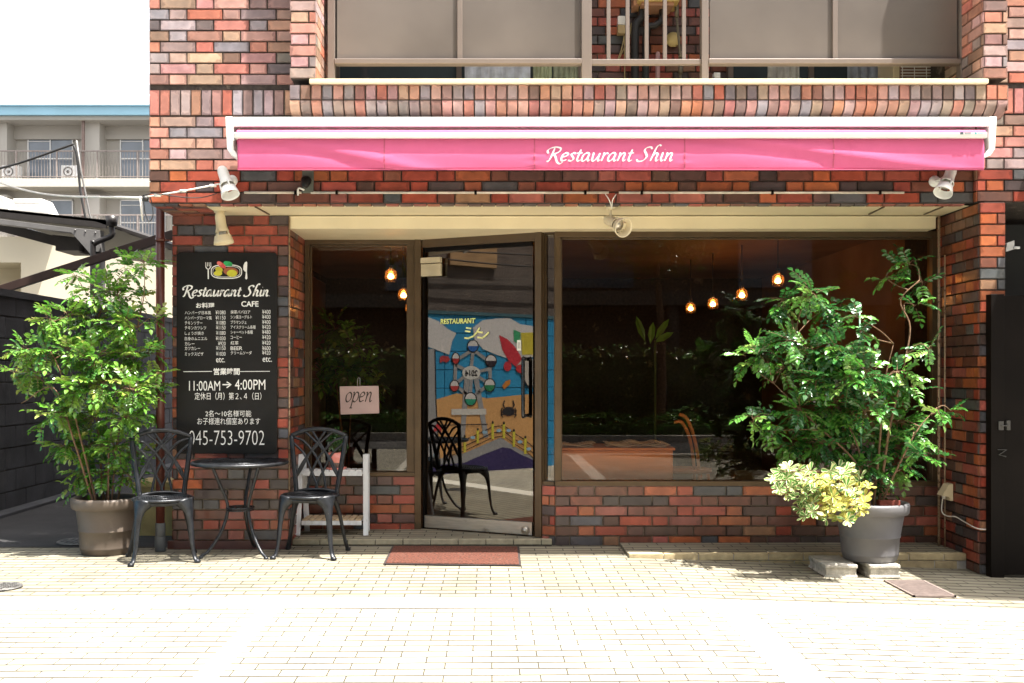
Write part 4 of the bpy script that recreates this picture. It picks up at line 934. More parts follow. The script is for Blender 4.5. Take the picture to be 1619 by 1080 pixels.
shrub('potted_tree', 'bushy bright green feathery-leaved tree in the large brown pot at the left', 'tree', LP, blobs, leafy, stems, .038, .024, 1.0, .008)
rb = [(1238,475,26,.8),(1280,462,26,.8),(1308,488,26,.8),(1252,505,18,.6),(1200,558,30,.9),(1180,575,16,.9),(1248,540,22,.8),(1240,582,24,1),(1285,556,30,1.2),(1330,556,32,1.2),(1370,588,30,1.1),(1418,588,24,1),(1440,612,18,.9),(1190,662,20,.9),(1218,682,24,1),(1265,648,28,1.1),(1320,640,34,1.2),(1370,648,32,1.1),(1418,668,26,1.1),(1450,690,20,1),(1455,718,18,1),(1250,702,24,1),(1300,702,32,1.1),(1350,708,32,1.1),(1400,708,32,1.1),(1430,738,20,1),(1385,756,20,.9),(1340,740,22,1),(1320,518,18,.6),(1352,500,10,.5),(1400,440,15,.8),(1436,418,20,.9),(1458,448,17,.9),(1446,482,16,.9),(1440,556,14,.9),(1468,552,9,.9),(1480,650,15,1),(1504,650,8,1),(1360,525,14,.6),(1290,600,26,1),(1345,600,26,1),(1375,770,14,.9),(1410,690,20,1)]
rb += [(1310,590,26,1),(1390,620,24,1),(1330,670,26,1),(1290,680,24,1),(1375,740,22,1),(1350,570,22,1)]
blobs = [Bl(a, b, -.15+(R.uniform(-.24,.02) if 1260 < a < 1430 and 540 < b < 665 else (R.uniform(-.02,.16) if b > 665 and a < 1390 else R.uniform(-.16,.22))), r, d) for a, b, r, d in rb]
def dappled(p):
    t = R.random(); return (.035,.13,.030) if t < .40 else ((.075,.23,.035) if t < .75 else ((.13,.32,.05) if t < .92 else (.22,.40,.09)))  # random tones; darkest and palest imitate shaded leaves and bright highlights
stems = [[(.02,0,.3),(.06,0,.7),(.10,.02,1.1),(.16,.03,1.35)],[(.06,.02,.3),(.12,.0,.8),(.20,0,1.15),(.26,.02,1.45),(.20,.02,1.62),(.32,.02,1.75)],[(-.02,0,.3),(-.08,-.02,.7),(-.25,0,1.05),(-.45,.05,1.40)],[(.0,-.03,.3),(-.10,-.05,.6),(-.35,-.03,.85),(-.6,0,1.1)],[(.05,0,.3),(.15,-.03,.55),(.28,-.03,.8),(.42,0,.95)]]
shrub('potted_tree', 'airy dark green feathery-leaved tree in the slate grey pot before the big window', 'tree', RP, blobs, dappled, stems, .037, .026, .84, .009)
q = MB(); a = P(1359,482,-.12); q.tube([(a.x+.015,-.12,.33),(a.x,-.12,a.z)], .0055, 8); q.lathe([(0,0),(.008,0),(.008,.012),(0,.016)],8,Matrix.Translation(a)); o = q.build('garden_stake', mat('green_stake', (.10,.26,.14), .4, nvar=.2, nscale=30)); tag(o, 'thin green garden stake rising through the tree in the slate grey pot', 'stake')
# variegated shrub spilling over the right pot
vs = empty('variegated_shrub', RP, 'yellow and cream variegated shrub spilling over the left side of the slate grey pot', 'shrub')
vm = MB(); vt = MB()
def oleaf(b, d, nrm, L, W, edge, mid):
    s_ = d.cross(nrm).normalized(); nrm = s_.cross(d).normalized()
    prof = [(0,.10),(.25,.30),(.5,.72),(.75,1.0),(.92,.75),(1.0,.15)]; k = len(vm.v)
    for t, w_ in prof:
        c = b+d*L*t-nrm*L*.22*t*t
        for e in (-1,-.55,0,.55,1): vm.v.append(tuple(c+s_*W*.5*w_*e+nrm*(abs(e)*.12*W)))
    for i in range(len(prof)-1):
        for e in range(4):
            cc = edge if e in (0,3) else mid
            vm.face((k+5*i+e,k+5*i+e+1,k+5*i+e+6,k+5*i+e+5),0,cc,None,True)
ros = []
for _ in range(1600):
    px, py = R.uniform(1222,1372), R.uniform(735,828)
    ok = ((px-1330)/44)**2+((py-782)/42)**2 < 1 or ((px-1258)/36)**2+((py-762)/22)**2 < 1 or ((px-1290)/30)**2+((py-800)/24)**2 < 1
    if ok and all((px-a)**2+(py-b)**2 > 78 for a, b in ros): ros.append((px, py))
for px, py in ros:
    c = P(px, py, -.45+R.uniform(-.10,.10)); ax = (Vector((R.uniform(-.5,.5)-.25,-.55,.6))+rnd_unit()*.35).normalized()
    t0 = RP+Vector((-.05,-.05,.34)); mid_ = (t0+c)/2+Vector((0,0,.08)); vt.tube(catmull([t0,mid_,c],4), .003, 5)
    yel = px > 1285 and py > 755 and R.random() < .75
    s1_ = ax.cross(Vector((0,0,1))).normalized(); s2_ = ax.cross(s1_)
    for k in range(R.choice((6,7,8))):
        t = 2*math.pi*k/7+R.uniform(-.3,.3); d = (s1_*math.cos(t)+s2_*math.sin(t)+ax*R.uniform(.25,.8)).normalized()
        if yel: e_, m_ = (.60,.56,.16), ((.56,.50,.10) if R.random() < .7 else (.20,.34,.06))
        else: e_, m_ = (.62,.64,.34), ((.10,.26,.05) if R.random() < .8 else (.45,.47,.12))
        oleaf(c, d, ax, R.uniform(.045,.068), R.uniform(.019,.027), e_, m_)
local(vt.build('stem', M_bark, None, 0, False), vs); local(vm.build('foliage', M_leafv, None, 0, False), vs)
# small houseplant in the pink pot
hp = empty('houseplant', (px_,.84,zp+.09), 'small dark green houseplant growing in the pink and grey pot', 'houseplant')
lf = MB(); tw = MB()
for _ in range(26):
    u = rnd_unit(); b = Vector((px_,.84,zp+.09)); p = b+Vector((u.x*.055+.01,u.y*.05,.05+abs(u.z)*.12+R.random()*.04)); tw.tube([b,(b+p)/2+Vector((0,0,.02)),p],[.002,.0015,.001],4)
    for _k in range(5): leaflet(lf, p, (rnd_unit()+Vector((0,0,-.2))).normalized(), Vector((R.uniform(-.4,.4),-.4,.8)).normalized(), R.uniform(.035,.055), .013, tuple(x*R.uniform(.7,1.2) for x in (.04,.13,.03)), .3)
local(lf.build('leaves', M_leaf, None, 0, False), hp); local(tw.build('stems', mat('green_stem', (.08,.14,.04), .6)), hp)

# ------------------------------------------------------------------ doormat, covers, grate, outlet, downpipe, gate
q = MB(); zm = .0; c4 = [P(606,890.5,0),P(825,893,0),P(821,863.5,0),P(620,863,0)]
def gp(px, py, zz):  # ground point
    d = Vector(((px-CX)/F,1,-(py-CY)/F)); t = (zz-CAMZ)/d.z; return Vector((0,CAMY,CAMZ))+d*t
cm = [gp(606,890.5,.012), gp(824,893,.012), gp(821,864,.012), gp(620,863,.012)]
dm = empty('doormat', (sum((p.x for p in cm))/4,sum((p.y for p in cm))/4,0), 'rust red doormat on the pavement before the door, its front half in the sun', 'doormat')
def inset(ps, k): c = sum(ps, Vector())/4; return [p+(c-p).normalized()*k for p in ps]
q.prism([Vector((p.x,p.y,.0045)) for p in cm], (0,0,.006)); local(q.build('rubber_edge', M_matrim, None, .002, True), dm)
q = MB(); q.prism([Vector((p.x,p.y,.0045)) for p in inset(cm,.018)], (0,0,.011)); local(q.build('pile', M_mat, None, .002, True), dm)
def cover(name, label, c, r, cat='manhole cover', sx=1):
    T = Matrix.Translation(c)@Matrix.Diagonal((sx,1,1,1)); q = MB(); q.lathe([(0,.004),(r*.86,.004),(r*.88,.001),(r*.90,.001),(r*.92,.006),(r,.006),(r*1.01,0)], 40, T)
    for i in range(-3,4):
        for j in range(-3,4):
            if math.hypot(i,j)*r*.22 < r*.75: q.box(tuple(c+Vector((i*r*.24-r*.07,j*r*.24-r*.03,.0045))), tuple(c+Vector((i*r*.24+r*.07,j*r*.24+r*.03,.0085))))
    o = q.build(name, M_iron); tag(o, label, cat); return o
cover('manhole_cover', 'small round iron cover set in the bright pavement at the far left', gp(4,928,.006), .105)
cover('manhole_cover', 'dark oval iron cover at the mouth of the shaded alley', gp(128,856,.010), .16)
gr = [gp(1403,921,gz(2.38)+.005), gp(1442,945.5,gz(2.38)+.005), gp(1508,945.5,gz(2.58)+.005), gp(1458,920,gz(2.58)+.005)]
q = MB(); gx0, gx1, gy0, gy1 = 2.36, 2.60, -.86, -.42; zz = gz(2.48)+.004
for a, b in (((gx0,gy0),(gx1,gy0+.012)),((gx0,gy1-.012),(gx1,gy1)),((gx0,gy0),(gx0+.012,gy1)),((gx1-.012,gy0),(gx1,gy1))): q.box((a[0],a[1],zz-.002),(b[0],b[1],zz+.010))
for k in range(22): y = gy0+.02+k*.0185; q.beam((gx0+.014,y,zz+.006),(gx1-.014,y+.010,zz+.006), .0075, .008)
o = q.build('drain_grate', mat('worn_grate', (.20,.155,.14), .7, metal=.2, nvar=.2, nscale=30)); tag(o, 'rectangular ribbed drain grate in the paving near the concrete blocks', 'drain grate')
# outlet with cable on the splayed right pillar side
pt = P(1505,775,.33); oc = Vector((3.105,.36,CAMZ-(778-CY)/(F/7.04)))
on = empty('outdoor_socket', oc, 'cream weatherproof socket with a plugged cord on the right pillar', 'socket')
q = MB(); q.prism([(oc.x,oc.y-.045,oc.z-.055),(oc.x,oc.y-.045,oc.z+.06),(oc.x-.03,oc.y-.045,oc.z+.055),(oc.x-.075,oc.y-.045,oc.z-.02),(oc.x-.03,oc.y-.045,oc.z-.03),(oc.x-.02,oc.y-.045,oc.z-.055)],(0,.09,0)); local(q.build('cover_box', M_cream, None, .003, True), on)
q = MB(); q.tube(catmull([oc+Vector((-.045,0,-.02)),oc+Vector((-.055,0,-.06)),oc+Vector((-.070,-.03,-.13)),oc+Vector((-.045,-.06,-.155)),oc+Vector((-.02,-.12,-.15)),oc+Vector((-.02,-.25,-.165)),oc+Vector((-.025,-.44,-.18)),oc+Vector((.06,-.46,-.185))],5), .004, 6); q.lathe([(0,0),(.014,0),(.012,.03),(0,.032)],10,axis_matrix(oc+Vector((-.045,0,-.015)),(0,0,-1))); local(q.build('cord', M_wire), on)
# downpipe
dpx = (253.5-CX)/(F/(.36-CAMY)); dp = empty('downpipe', (dpx,.36,0), 'dark red-brown downpipe with a grey foot at the left corner of the building', 'downpipe')
q = MB(); q.tube([(dpx,.36,.17),(dpx,.36,2.36)], .029, 16); local(q.build('pipe', M_pipe), dp)
q = MB(); q.tube([(dpx,.36,.0),(dpx,.36,.10)], .036, 16); q.tube([(dpx,.36,.10),(dpx,.36,.19)], .033, 16); local(q.build('pipe_foot', M_pvc, None, .003), dp)
for z in (.32,1.3,2.1):
    q = MB(); q.tube([(dpx,.36,z-.012),(dpx,.36,z+.012)], .033, 16); q.tube([(dpx+.03,.36,z),(XL+.02,.40,z)], .006, 6); local(q.build('bracket', M_pipe), dp)
# gate and things behind it
gt = empty('gate', (3.4,-.16,gz(3.2)), 'black metal gate with a latch at the right edge', 'gate'); yg = -.17; sgg = F/(yg-CAMY)
gxx = lambda px: (px-CX)/sgg; gzz = lambda py: CAMZ-(py-CY)/sgg
q = MB(); q.box((gxx(1567),yg,gz(3.2)-.02),(gxx(1588),yg+.07,gzz(465))); local(q.build('post', M_gate, None, .003), gt)
q = MB(); q.box((gxx(1589),yg+.015,gz(3.3)+.02),(gxx(1589)+1.1,yg+.045,gzz(467))); 
local(q.build('gate_panel', M_gate, None, .002), gt)
q = MB(); q.box((gxx(1578),yg-.010,gzz(680)),(gxx(1586),yg-.001,gzz(666))); q.box((gxx(1591),yg-.006,gzz(680)),(gxx(1597),yg+.012,gzz(665))); q.tube([(gxx(1582),yg-.012,gzz(673)),(gxx(1594),yg-.014,gzz(673))], .004, 8); M_dst = mat('dull_latch_metal', (.07,.068,.065), .5, metal=.3)
local(q.build('latch', M_dst, None, .001), gt)
q = MB(); q.tube([(gxx(1577),yg-.004,gzz(711)),(gxx(1590),yg-.012,gzz(711)),(gxx(1578),yg-.012,gzz(719)),(gxx(1590),yg-.004,gzz(722))], .004, 6); local(q.build('handle', M_dst), gt)
ed = MB(); ed.box((3.30,.62,-.09),(4.4,.66,2.24)); o = ed.build('entrance_door', mat('dark_grey_door', (.035,.037,.04), .35, nvar=.1), None, .003); tag(o, 'dark grey door standing behind the black gate', 'door')
q = MB(); s3 = F/(.1-CAMY); q.prism([((1590-CX)/s3,.10,CAMZ-(398-CY)/s3),((1604-CX)/s3,.10,CAMZ-(394-CY)/s3),((1604-CX)/s3,.10,CAMZ-(380-CY)/s3),((1592-CX)/s3,.10,CAMZ-(384-CY)/s3)],(0,.03,0)); q.box(((1602-CX)/s3,.085,CAMZ-(394-CY)/s3),((1611-CX)/s3,.10,CAMZ-(390-CY)/s3)); o = q.build('wall_bracket', M_whitewood, None, .002); tag(o, 'small pale metal bracket on the right pillar above the gate', 'bracket')
q = MB(); q.box((3.56,-1.40,2.95),(5.8,-.05,3.02)); o = q.build('shade_canopy', M_taupe, None, .003); tag(o, 'unseen flat grey canopy added just right of view to cast shade', 'canopy')  # out-of-view slab, added for its shadow on the pillar and paving
# telephone / signal wires at the left corner
q = MB(); a = P(357,289,-.06); b = P(222,313,-.06); q.tube(catmull([a,(a+b)/2+Vector((0,0,-.004)),b],6), .0055, 6)
far = P(-60,268,2.2); q.tube(catmull([b,(b+far)/2+Vector((0,0,-.085)),far],10), .008, 6); q.tube([b+Vector((0,0,.01)),b+Vector((.004,0,-.06)),b+Vector((.006,.02,-.14))], .006, 6)
for t in (.15,.5,.8): pp = a.lerp(b,t)-Vector((0,0,.004)); q.tube([pp+Vector((-.02,0,0)),pp+Vector((.02,0,0))], .010, 6)
tag(q.build('overhead_cable', M_wire), 'white cable slung from the left spotlight out across the alley', 'cable')
q = MB(); c0 = P(343,306,-.03); q.tube(catmull([c0,P(320,312,-.05),P(290,312,-.07),P(245,306,-.07),P(226,309,-.07)],5), .0035, 6); q.tube(catmull([P(226,309,-.06),P(229,335,-.06),P(236,350,-.06),P(242,338,-.06),P(238,312,-.06)],5), .0035, 6); q.lathe([(0,0),(.02,0),(.02,.03),(0,.03)],10,Matrix.Translation(P(230,318,-.06)))
tag(q.build('overhead_cable', M_wireb), 'thin black cable drooping and looping at the left corner of the brick wall', 'cable')

# ------------------------------------------------------------------ balcony equipment
def bk(px, py, Y=1.10): s = F/(Y-CAMY); return Vector(((px-CX)/s, Y, CAMZ-(py-CY)/s))
q = MB(); q.tube(catmull([bk(1016,-40),bk(1016,20),bk(1006,38),bk(1004,60),bk(1004,150)],5), .030, 12); q.tube(catmull([bk(1047,-40),bk(1047,25),bk(1036,40),bk(1022,52),bk(1021,150)],5), .026, 12)
tag(q.build('insulated_pipes', M_wireb), 'pair of black insulated pipes on the brick wall behind the balcony rail', 'pipes')
q = MB(); q.tube([bk(1040,85),bk(1040,150)], .017, 12); q.lathe([(0,0),(.017,0),(.012,.012),(0,.017)],12,Matrix.Translation(bk(1040,85))); tag(q.build('vent_pipe', mat('pink_pvc', (.42,.25,.25), .5)), 'short dusty pink pipe stub behind the balcony rail', 'pipe')
q = MB(); q.tube(catmull([bk(1070,-20),bk(1070,25),bk(1072,50),bk(1075,85),bk(1076,150)],5), .010, 10); q.tube([bk(1070,8),bk(1070,28)], .016, 10); q.tube([bk(1076,82),bk(1076,92)], .016, 10); q.tube([bk(1076,104),bk(1076,117)], .018, 10); tag(q.build('gas_pipe', mat('grey_brass_pipe', (.20,.17,.12), .5, metal=.4)), 'thin grey gas pipe with collars at the right of the balcony rail', 'pipe')
q = MB(); c = bk(1064,63,1.22); q.lathe([(0,0),(.056,0),(.056,.012),(0,.014)],28,axis_matrix(c,(0,-1,0))); o = q.build('wall_plate', mat('cream_plate', (.60,.47,.20), .6)); tag(o, 'round cream cover plate on the bricks behind the balcony rail', 'plate')
jb = empty('junction_box', bk(983,42,1.22), 'small white and beige junction box behind the balcony rail', 'junction box'); p = bk(983,42,1.22)
q = MB(); q.box((p.x-.035,p.y-.05,p.z),(p.x+.035,p.y+.02,p.z+.065)); local(q.build('cover', M_white, None, .003), jb)
q = MB(); q.box((p.x-.035,p.y-.045,p.z-.065),(p.x+.03,p.y+.02,p.z-.002)); local(q.build('case', mat('beige_case', (.50,.38,.20), .6), None, .003), jb)
q = MB(); q.tube(catmull([p+Vector((.02,-.02,-.06)),p+Vector((0,-.02,-.16)),p+Vector((-.03,-.02,-.26)),p+Vector((.0,-.02,-.20)),p+Vector((.05,-.02,-.10)),p+Vector((.07,-.02,.02))],5), .005, 6); q.tube(catmull([p+Vector((.02,-.02,-.06)),p+Vector((.02,-.02,-.3)),p+Vector((.02,-.02,-.5))],5), .005, 6); local(q.build('wire', mat('tan_wire', (.40,.32,.16), .6)), jb)
wh = empty('water_heater', bk(1050,-30,1.1), 'yellowed cream heater casing at the top edge behind the balcony rail', 'heater')
q = MB(); a = bk(1008,3,1.0); b = bk(1074,-130,1.0); q.box((a.x,.98,a.z),(b.x,1.22,b.z)); local(q.build('casing', mat('yellowed_cream', (.62,.45,.16), .5, nvar=.1), None, .006), wh)
q = MB(); q.box((a.x+.03,1.0,a.z-.025),(b.x-.04,1.2,a.z)); q.box((a.x-.02,1.05,a.z-.01),(a.x+.02,1.2,a.z+.1)); local(q.build('base_tray', mat('rusty_tray', (.45,.24,.14), .7)), wh)
ac = empty('air_conditioner', bk(1460,111,.75), 'cream outdoor air-conditioner unit showing under the right balcony screen', 'air conditioner')
a = bk(1412,124,.72); b = bk(1520,20,.72)
q = MB(); q.box((a.x,.72,2.992),(b.x,1.02,3.60)); local(q.build('casing', M_cream, None, .008), ac)
q = MB(); 
for k in range(26): z = 3.01+k*.021; q.tube([(a.x+.05,.708,z),(b.x-.01,.708,z)], .0032, 5)
for k in range(7): x = a.x+.06+k*.085; q.tube([(x,.704,3.0),(x,.704,3.58)], .003, 5)
local(q.build('fan_guard', M_white), ac)
q = MB(); q.box((a.x+.045,.712,3.0),(b.x-.006,.7195,3.57)); local(q.build('fan_recess', mat('rust_brown', (.22,.13,.10), .8)), ac)  # flat rust-brown panel behind the guard bars
q = MB(); 
for k in range(7): z = 3.0+k*.03; q.box((a.x-.016,.75+.0,z),(a.x-.001,.99,z+.008))
local(q.build('side_grille', M_cream), ac)
q = MB(); q.box((bk(1128,0,.8).x,.78,2.992),(bk(1138,0,.8).x,.83,3.35)); o = q.build('balcony_post', M_whitewood, None, .003); tag(o, 'short white post at the left end under the right balcony screen', 'post')

# ------------------------------------------------------------------ inside the restaurant
def cylM(c, ax=(0,0,1)): return axis_matrix(Vector(c), ax)
M_bulb = mat('warm_bulb', (1,.8,.5), .5, nvar=0, emit=(1,.80,.56), estr=22)
M_amber = glass('amber_glass', (.90,.66,.40), .08)
_t = M_amber.node_tree; _o = _t.nodes['Material Output']; _s = _o.inputs[0].links[0].from_socket
_tl = _t.nodes.new('ShaderNodeBsdfTranslucent'); _tl.inputs[0].default_value = (.60,.34,.12,1); _m = _t.nodes.new('ShaderNodeMixShader'); _m.inputs[0].default_value = .025
_t.links.new(_s, _m.inputs[1]); _t.links.new(_tl.outputs[0], _m.inputs[2]); _t.links.new(_m.outputs[0], _o.inputs[0])
def pendant(px, py, Y, label):
    c = P(px, py, Y); r = empty('pendant_lamp', c, label, 'pendant lamp', 'lit pendant lamps inside the dark dining room')
    q = MB(); q.tube([c+Vector((0,0,.08)), Vector((c.x,c.y,2.35))], .004, 5); q.lathe([(0,.055),(.018,.055),(.018,.10),(0,.105)],12,Matrix.Translation(c)); local(q.build('cord', M_wireb), r)
    q = MB(); q.lathe([(.02,.06),(.046,.042),(.052,.0),(.046,-.045),(.043,-.046),(.048,0),(.043,.040),(.02,.055)],24,Matrix.Translation(c)); local(q.build('lamp_shade', M_amber, None, 0, True), r)
    q = MB(); q.lathe([(0,-.024),(.020,-.018),(.028,-.004),(.022,.010),(.009,.024),(0,.026)],16,Matrix.Translation(c)); local(q.build('bulb', M_bulb, None, 0, True), r)
for px, py, Y, l in ((618,437,1.9,'lit amber pendant lamp, highest of the three in the left window'),(638,467,2.7,'lit amber pendant lamp, middle of the three in the left window'),(649,488,3.5,'lit amber pendant lamp, lowest of the three in the left window'),
    (1230,444,2.1,'lit amber pendant lamp, highest in the big window, beside the treetop'),(1173,467,2.7,'lit amber pendant lamp, second highest in the big window'),(1127,481,3.3,'lit amber pendant lamp, second lowest in the big window'),(1092,488,3.9,'lit amber pendant lamp, lowest and leftmost in the big window')): pendant(px, py, Y, l)
ct = empty('window_counter', (.9,1.0,0), 'low orange-brown wooden counter just inside the big window', 'counter'); s5 = F/(.86-CAMY); k1 = lambda px: (px-CX)/s5; k2 = lambda py: CAMZ-(py-CY)/s5
q = MB(); q.box((k1(872),.86,.02),(k1(1064),1.30,k2(712))); local(q.build('cabinet', M_wood, None, .004), ct)
q = MB(); q.box((k1(868),.845,k2(712)+.001),(k1(1067),1.32,k2(708))); local(q.build('countertop', M_wood, None, .003), ct)
def papers(px, w_, label, n_=4):
    q = MB()
    for k in range(n_):
        x0 = k1(px)+R.uniform(-.02,.02); x1 = x0+w_+R.uniform(-.03,.03); z = k2(708)+.004+k*.008
        pts = [(x0+(x1-x0)*t, z+.010*math.sin(t*6+k)*R.uniform(.6,1.2)+.006) for t in [i/10 for i in range(11)]]
        for (a, za), (b, zb_) in zip(pts[:-1], pts[1:]): q.box((a,.87,min(za,zb_)),(b,1.1,min(za,zb_)+.003))
    o = q.build('newspapers', mat('newsprint', (.72,.68,.62), .9)); tag(o, label, 'newspapers')
papers(885,.26,'loose rumpled newspapers at the left end of the wooden counter',3); papers(962,.20,'stack of folded newspapers in the middle of the wooden counter'); papers(1010,.20,'stack of folded newspapers at the right end of the wooden counter')
wc = empty('wooden_chair', P(1085,700,1.25), 'bent orange-brown wooden chair back inside the big window', 'chair')
for nm_, cv in (('back_hoop',[(1074,655),(1086,662),(1097,690),(1104,730),(1106,790)]),('back_hoop',[(1066,668),(1078,668),(1090,692),(1097,735),(1099,790)])):
    q = MB(); q.tube(catmull([P(a,b,1.30) for a, b in cv],5), .013, 10); local(q.build(nm_, M_wood), wc)
q = MB(); sc_ = P(1085,790,1.45); q.lathe([(0,.0),(.19,0),(.20,.015),(.19,.03),(0,.03)],28,Matrix.Translation((sc_.x,1.45,.43))); local(q.build('seat', M_wood), wc)
for a, b in ((-.14,-.14),(.14,-.14),(-.14,.14),(.14,.14)):
    q = MB(); q.tube([(sc_.x+a,1.45+b,.43),(sc_.x+a*1.2,1.45+b*1.2,.02)], .013, 8); local(q.build('leg', M_wood), wc)
blobs = [Bl(a,b,1.75+R.uniform(-.1,.1),r,1) for a,b,r in ((530,520,22),(560,545,22),(520,560,20),(545,585,22),(575,580,20),(510,600,18),(590,610,15))]
o = shrub('indoor_plant', 'tall leafy potted plant dim behind the left window', 'plant', (-1.15,1.75,.02), blobs, green(.5), [[(0,0,.3),(.02,0,.8),(.04,0,1.3)],[(0,0,.3),(-.06,0,.8),(-.1,0,1.2)]], .06, .03, .8)
big_pot('indoor_pot', 'dark pot of the leafy plant behind the left window', (-1.15,1.75,.02), .15, .11, .28, M_pot)
bp_ = empty('banana_plant', P(1030,560,2.4), 'broad-leaved bright green plant inside behind the big window', 'plant'); q = MB()
for a, b, L_, t in ((1020,540,.24,(-.35,0,1)),(1036,536,.22,(.55,.1,.8)),(1028,544,.20,(.1,-.2,1)),(1034,542,.20,(.9,.1,.5))):
    oo = P(a,b,2.4); leaflet(q, oo, Vector(t).normalized(), Vector((-.2,-1,.15)).normalized(), L_, .06, (.16,.42,.05), .1)
local(q.build('leaves', M_leaf, None, 0, False), bp_)
q = MB(); oo = P(1036,560,2.4); q.tube([(oo.x,2.4,.25),(oo.x,2.4,oo.z+.12)], .009, 8); local(q.build('stem', mat('green_stem2', (.10,.16,.05), .6)), bp_)
q = MB(); q.lathe([(0,0),(.10,0),(.13,.25),(.12,.25),(0,.23)],24,Matrix.Translation((oo.x,2.4,.02))); local(q.build('pot', M_pot), bp_)
# ------------------------------------------------------------------ alley, wall, neighbours
def thing(mb, name, label, cat, m, bevel=0, group=None, recalc=True):
    o = mb.build(name, m, None, bevel, recalc); return tag(o, label, cat, group)
bwr = empty('block_wall', (-4.25,2,0), 'sooty dark concrete-block boundary wall along the left of the alley', 'wall')
q = MB(); q.box((-4.30,.30,-.1),(-4.182,9.0,1.86),1)
for r_ in range(10):
    y = .30-(.2 if r_%2 else 0)
    while y < 9.0:
        a, b = max(y,.30), min(y+.4,9.0)
        if b-a > .03:
            g1 = R.uniform(.8,1.2); tile(q, (-4.182,a,-.02+r_*.19), Vector((0,1,0)), Vector((0,0,1)), Vector((1,0,0)), .004, b-a-.004, .004, .186, t=.010, bev=.004, col=(.9,.9,.9))
        y += .4
q.box((-4.33,.30,1.86),(-4.15,9.0,1.92),0)
local(q.build('blocks', [M_blk, M_mortar], None, 0, False), bwr)
q = MB(); q.box((-4.17,.3,.0),(-4.02,9.0,.03)); local(q.build('gutter_edge', M_blk, None, .004), bwr)
# mural wall further out along the same boundary (seen mirrored in the door glass)
mw = empty('mural_wall', (-4.25,-2,0), 'painted concrete-block wall with a cartoon seaside and ferris wheel, mirrored in the door', 'wall')
q = MB(); q.box((-4.33,-7.4,-.1),(-4.182,.30,1.90),1)
for r_ in range(9):
    y = -7.4
    while y < .30-.01:
        a, b = y, min(y+.63,.30)
        tile(q, (-4.182,a,-.08+r_*.22), Vector((0,1,0)), Vector((0,0,1)), Vector((1,0,0)), .003, b-a-.003, .003, .217, t=.010, bev=.003, col=(.055,.36,.62)); y += .63
q.box((-4.36,-7.4,1.90),(-4.16,.30,1.94),1)
local(q.build('blocks', [mat('blue_mural_paint', (.02,.26,.50), .7, nvar=.12, nscale=4), mat('mural_joint', (.05,.12,.15), .9)], None, 0, False), mw)
mu = MB()
def mur(px, py, lay=0):
    """door glass mirrors this direction onto the boundary wall"""
    h = dpt(px, py); d = (h-Vector((0,CAMY,CAMZ))).normalized(); r_ = d-dn*(2*d.dot(dn)); t = (-4.168+.0012*lay-h.x)/r_.x; return h+r_*t
def c7m(x, y): return 460+x/3.857, 360+y/3.857
def c8m(x, y): return 600+x/3.6, 600+y/3.6
def mp(pts, col, lay, cv=c7m):
    mu.poly([mur(*cv(*p), lay) for p in pts], 0, col)
def mline(pts, wd, col, lay, cv=c7m):
    for a, b in zip(pts[:-1], pts[1:]):
        a = Vector((*a,0)); b = Vector((*b,0)); d = (b-a).normalized(); n_ = Vector((-d.y,d.x,0))*wd/2; e = d*wd*.3
        mp([tuple(v.xy) for v in (a-n_-e,b-n_+e,b+n_+e,a+n_-e)], col, lay, cv)
GR, SAND, CL, BK = (.30,.30,.31), (.62,.34,.13), (.62,.60,.60), (.015,.015,.02)
mp([(780,1080),(1010,1010),(1200,1040),(1600,1000),(1600,2300),(780,2300)], SAND, 0)
mp([(780,500),(820,540),(900,570),(960,620),(1010,645),(985,690),(965,775),(900,750),(820,720),(780,740)], CL, 1)
mp([(1110,610),(1170,565),(1250,555),(1330,550),(1400,590),(1470,600),(1600,620),(1600,780),(1330,800),(1240,770),(1170,740),(1120,680)], CL, 1)
mp([(780,760),(850,740),(878,742),(885,1080),(905,1400),(780,1420)], GR, 2); mline([(878,742),(885,1080),(905,1400)], 7, BK, 3)
for a, b in (((1110,760),(1100,860)),((1215,860),(1130,880)),((1205,950),(1130,900)),((1095,1010),(1100,900)),((1005,950),(1070,900)),((1010,840),(1070,870))): mline([a,b], 20, GR, 4)
rimp = [(1110,745),(1215,820),(1215,950),(1095,1040),(1000,955),(1005,810),(1110,745)]; mline(rimp, 20, GR, 4)
mline([(1075,900),(1045,1270)], 30, GR, 4); mline([(1125,900),(1190,1270)], 30, GR, 4)
mp(ell(1100,885,55,42), (.60,.60,.58), 6)
vs_, fs2 = text_polys('2014', 1, .03)
ax2, bx2 = min(v.x for v in vs_), max(v.x for v in vs_); az2, bz2 = min(v.y for v in vs_), max(v.y for v in vs_)
k0 = len(mu.v)
for v in vs_:
    u = (v.x-ax2)/(bx2-ax2); t = (v.y-az2)/(bz2-az2); mu.v.append(tuple(mur(*c7m(1138-76*u, 906-38*t), 8)))
for f in fs2: mu.face([k0+i for i in f], 0, BK)
for (x, y, rx, ry, col) in ((1110,722,36,40,(.02,.12,.40)),(1220,812,36,40,(.03,.02,.03)),(1212,960,36,42,(.02,.22,.09)),(1095,1045,38,42,(.02,.30,.18)),(998,965,30,38,(.42,.04,.04)),(1005,798,26,38,(.40,.03,.03))):
    mp(ell(x,y,rx,ry), BK, 5); mp(ell(x,y,rx-6,ry-6), CL, 6); mp([(x+(rx-6)*math.cos(t), y+(ry-6)*math.sin(t)) for t in [math.pi*i/12 for i in range(13)]]+[(x-rx+6,y)], col, 7)
mp([(908,790),(925,780),(960,785),(972,805),(950,822),(930,815),(908,825)], (.42,.04,.05), 3)
mp([(1270,655),(1320,680),(1365,725),(1400,780),(1420,840),(1375,850),(1330,815),(1290,745)], (.55,.03,.05), 4); mp(ell(1322,845,24,30), (.50,.03,.05), 5)
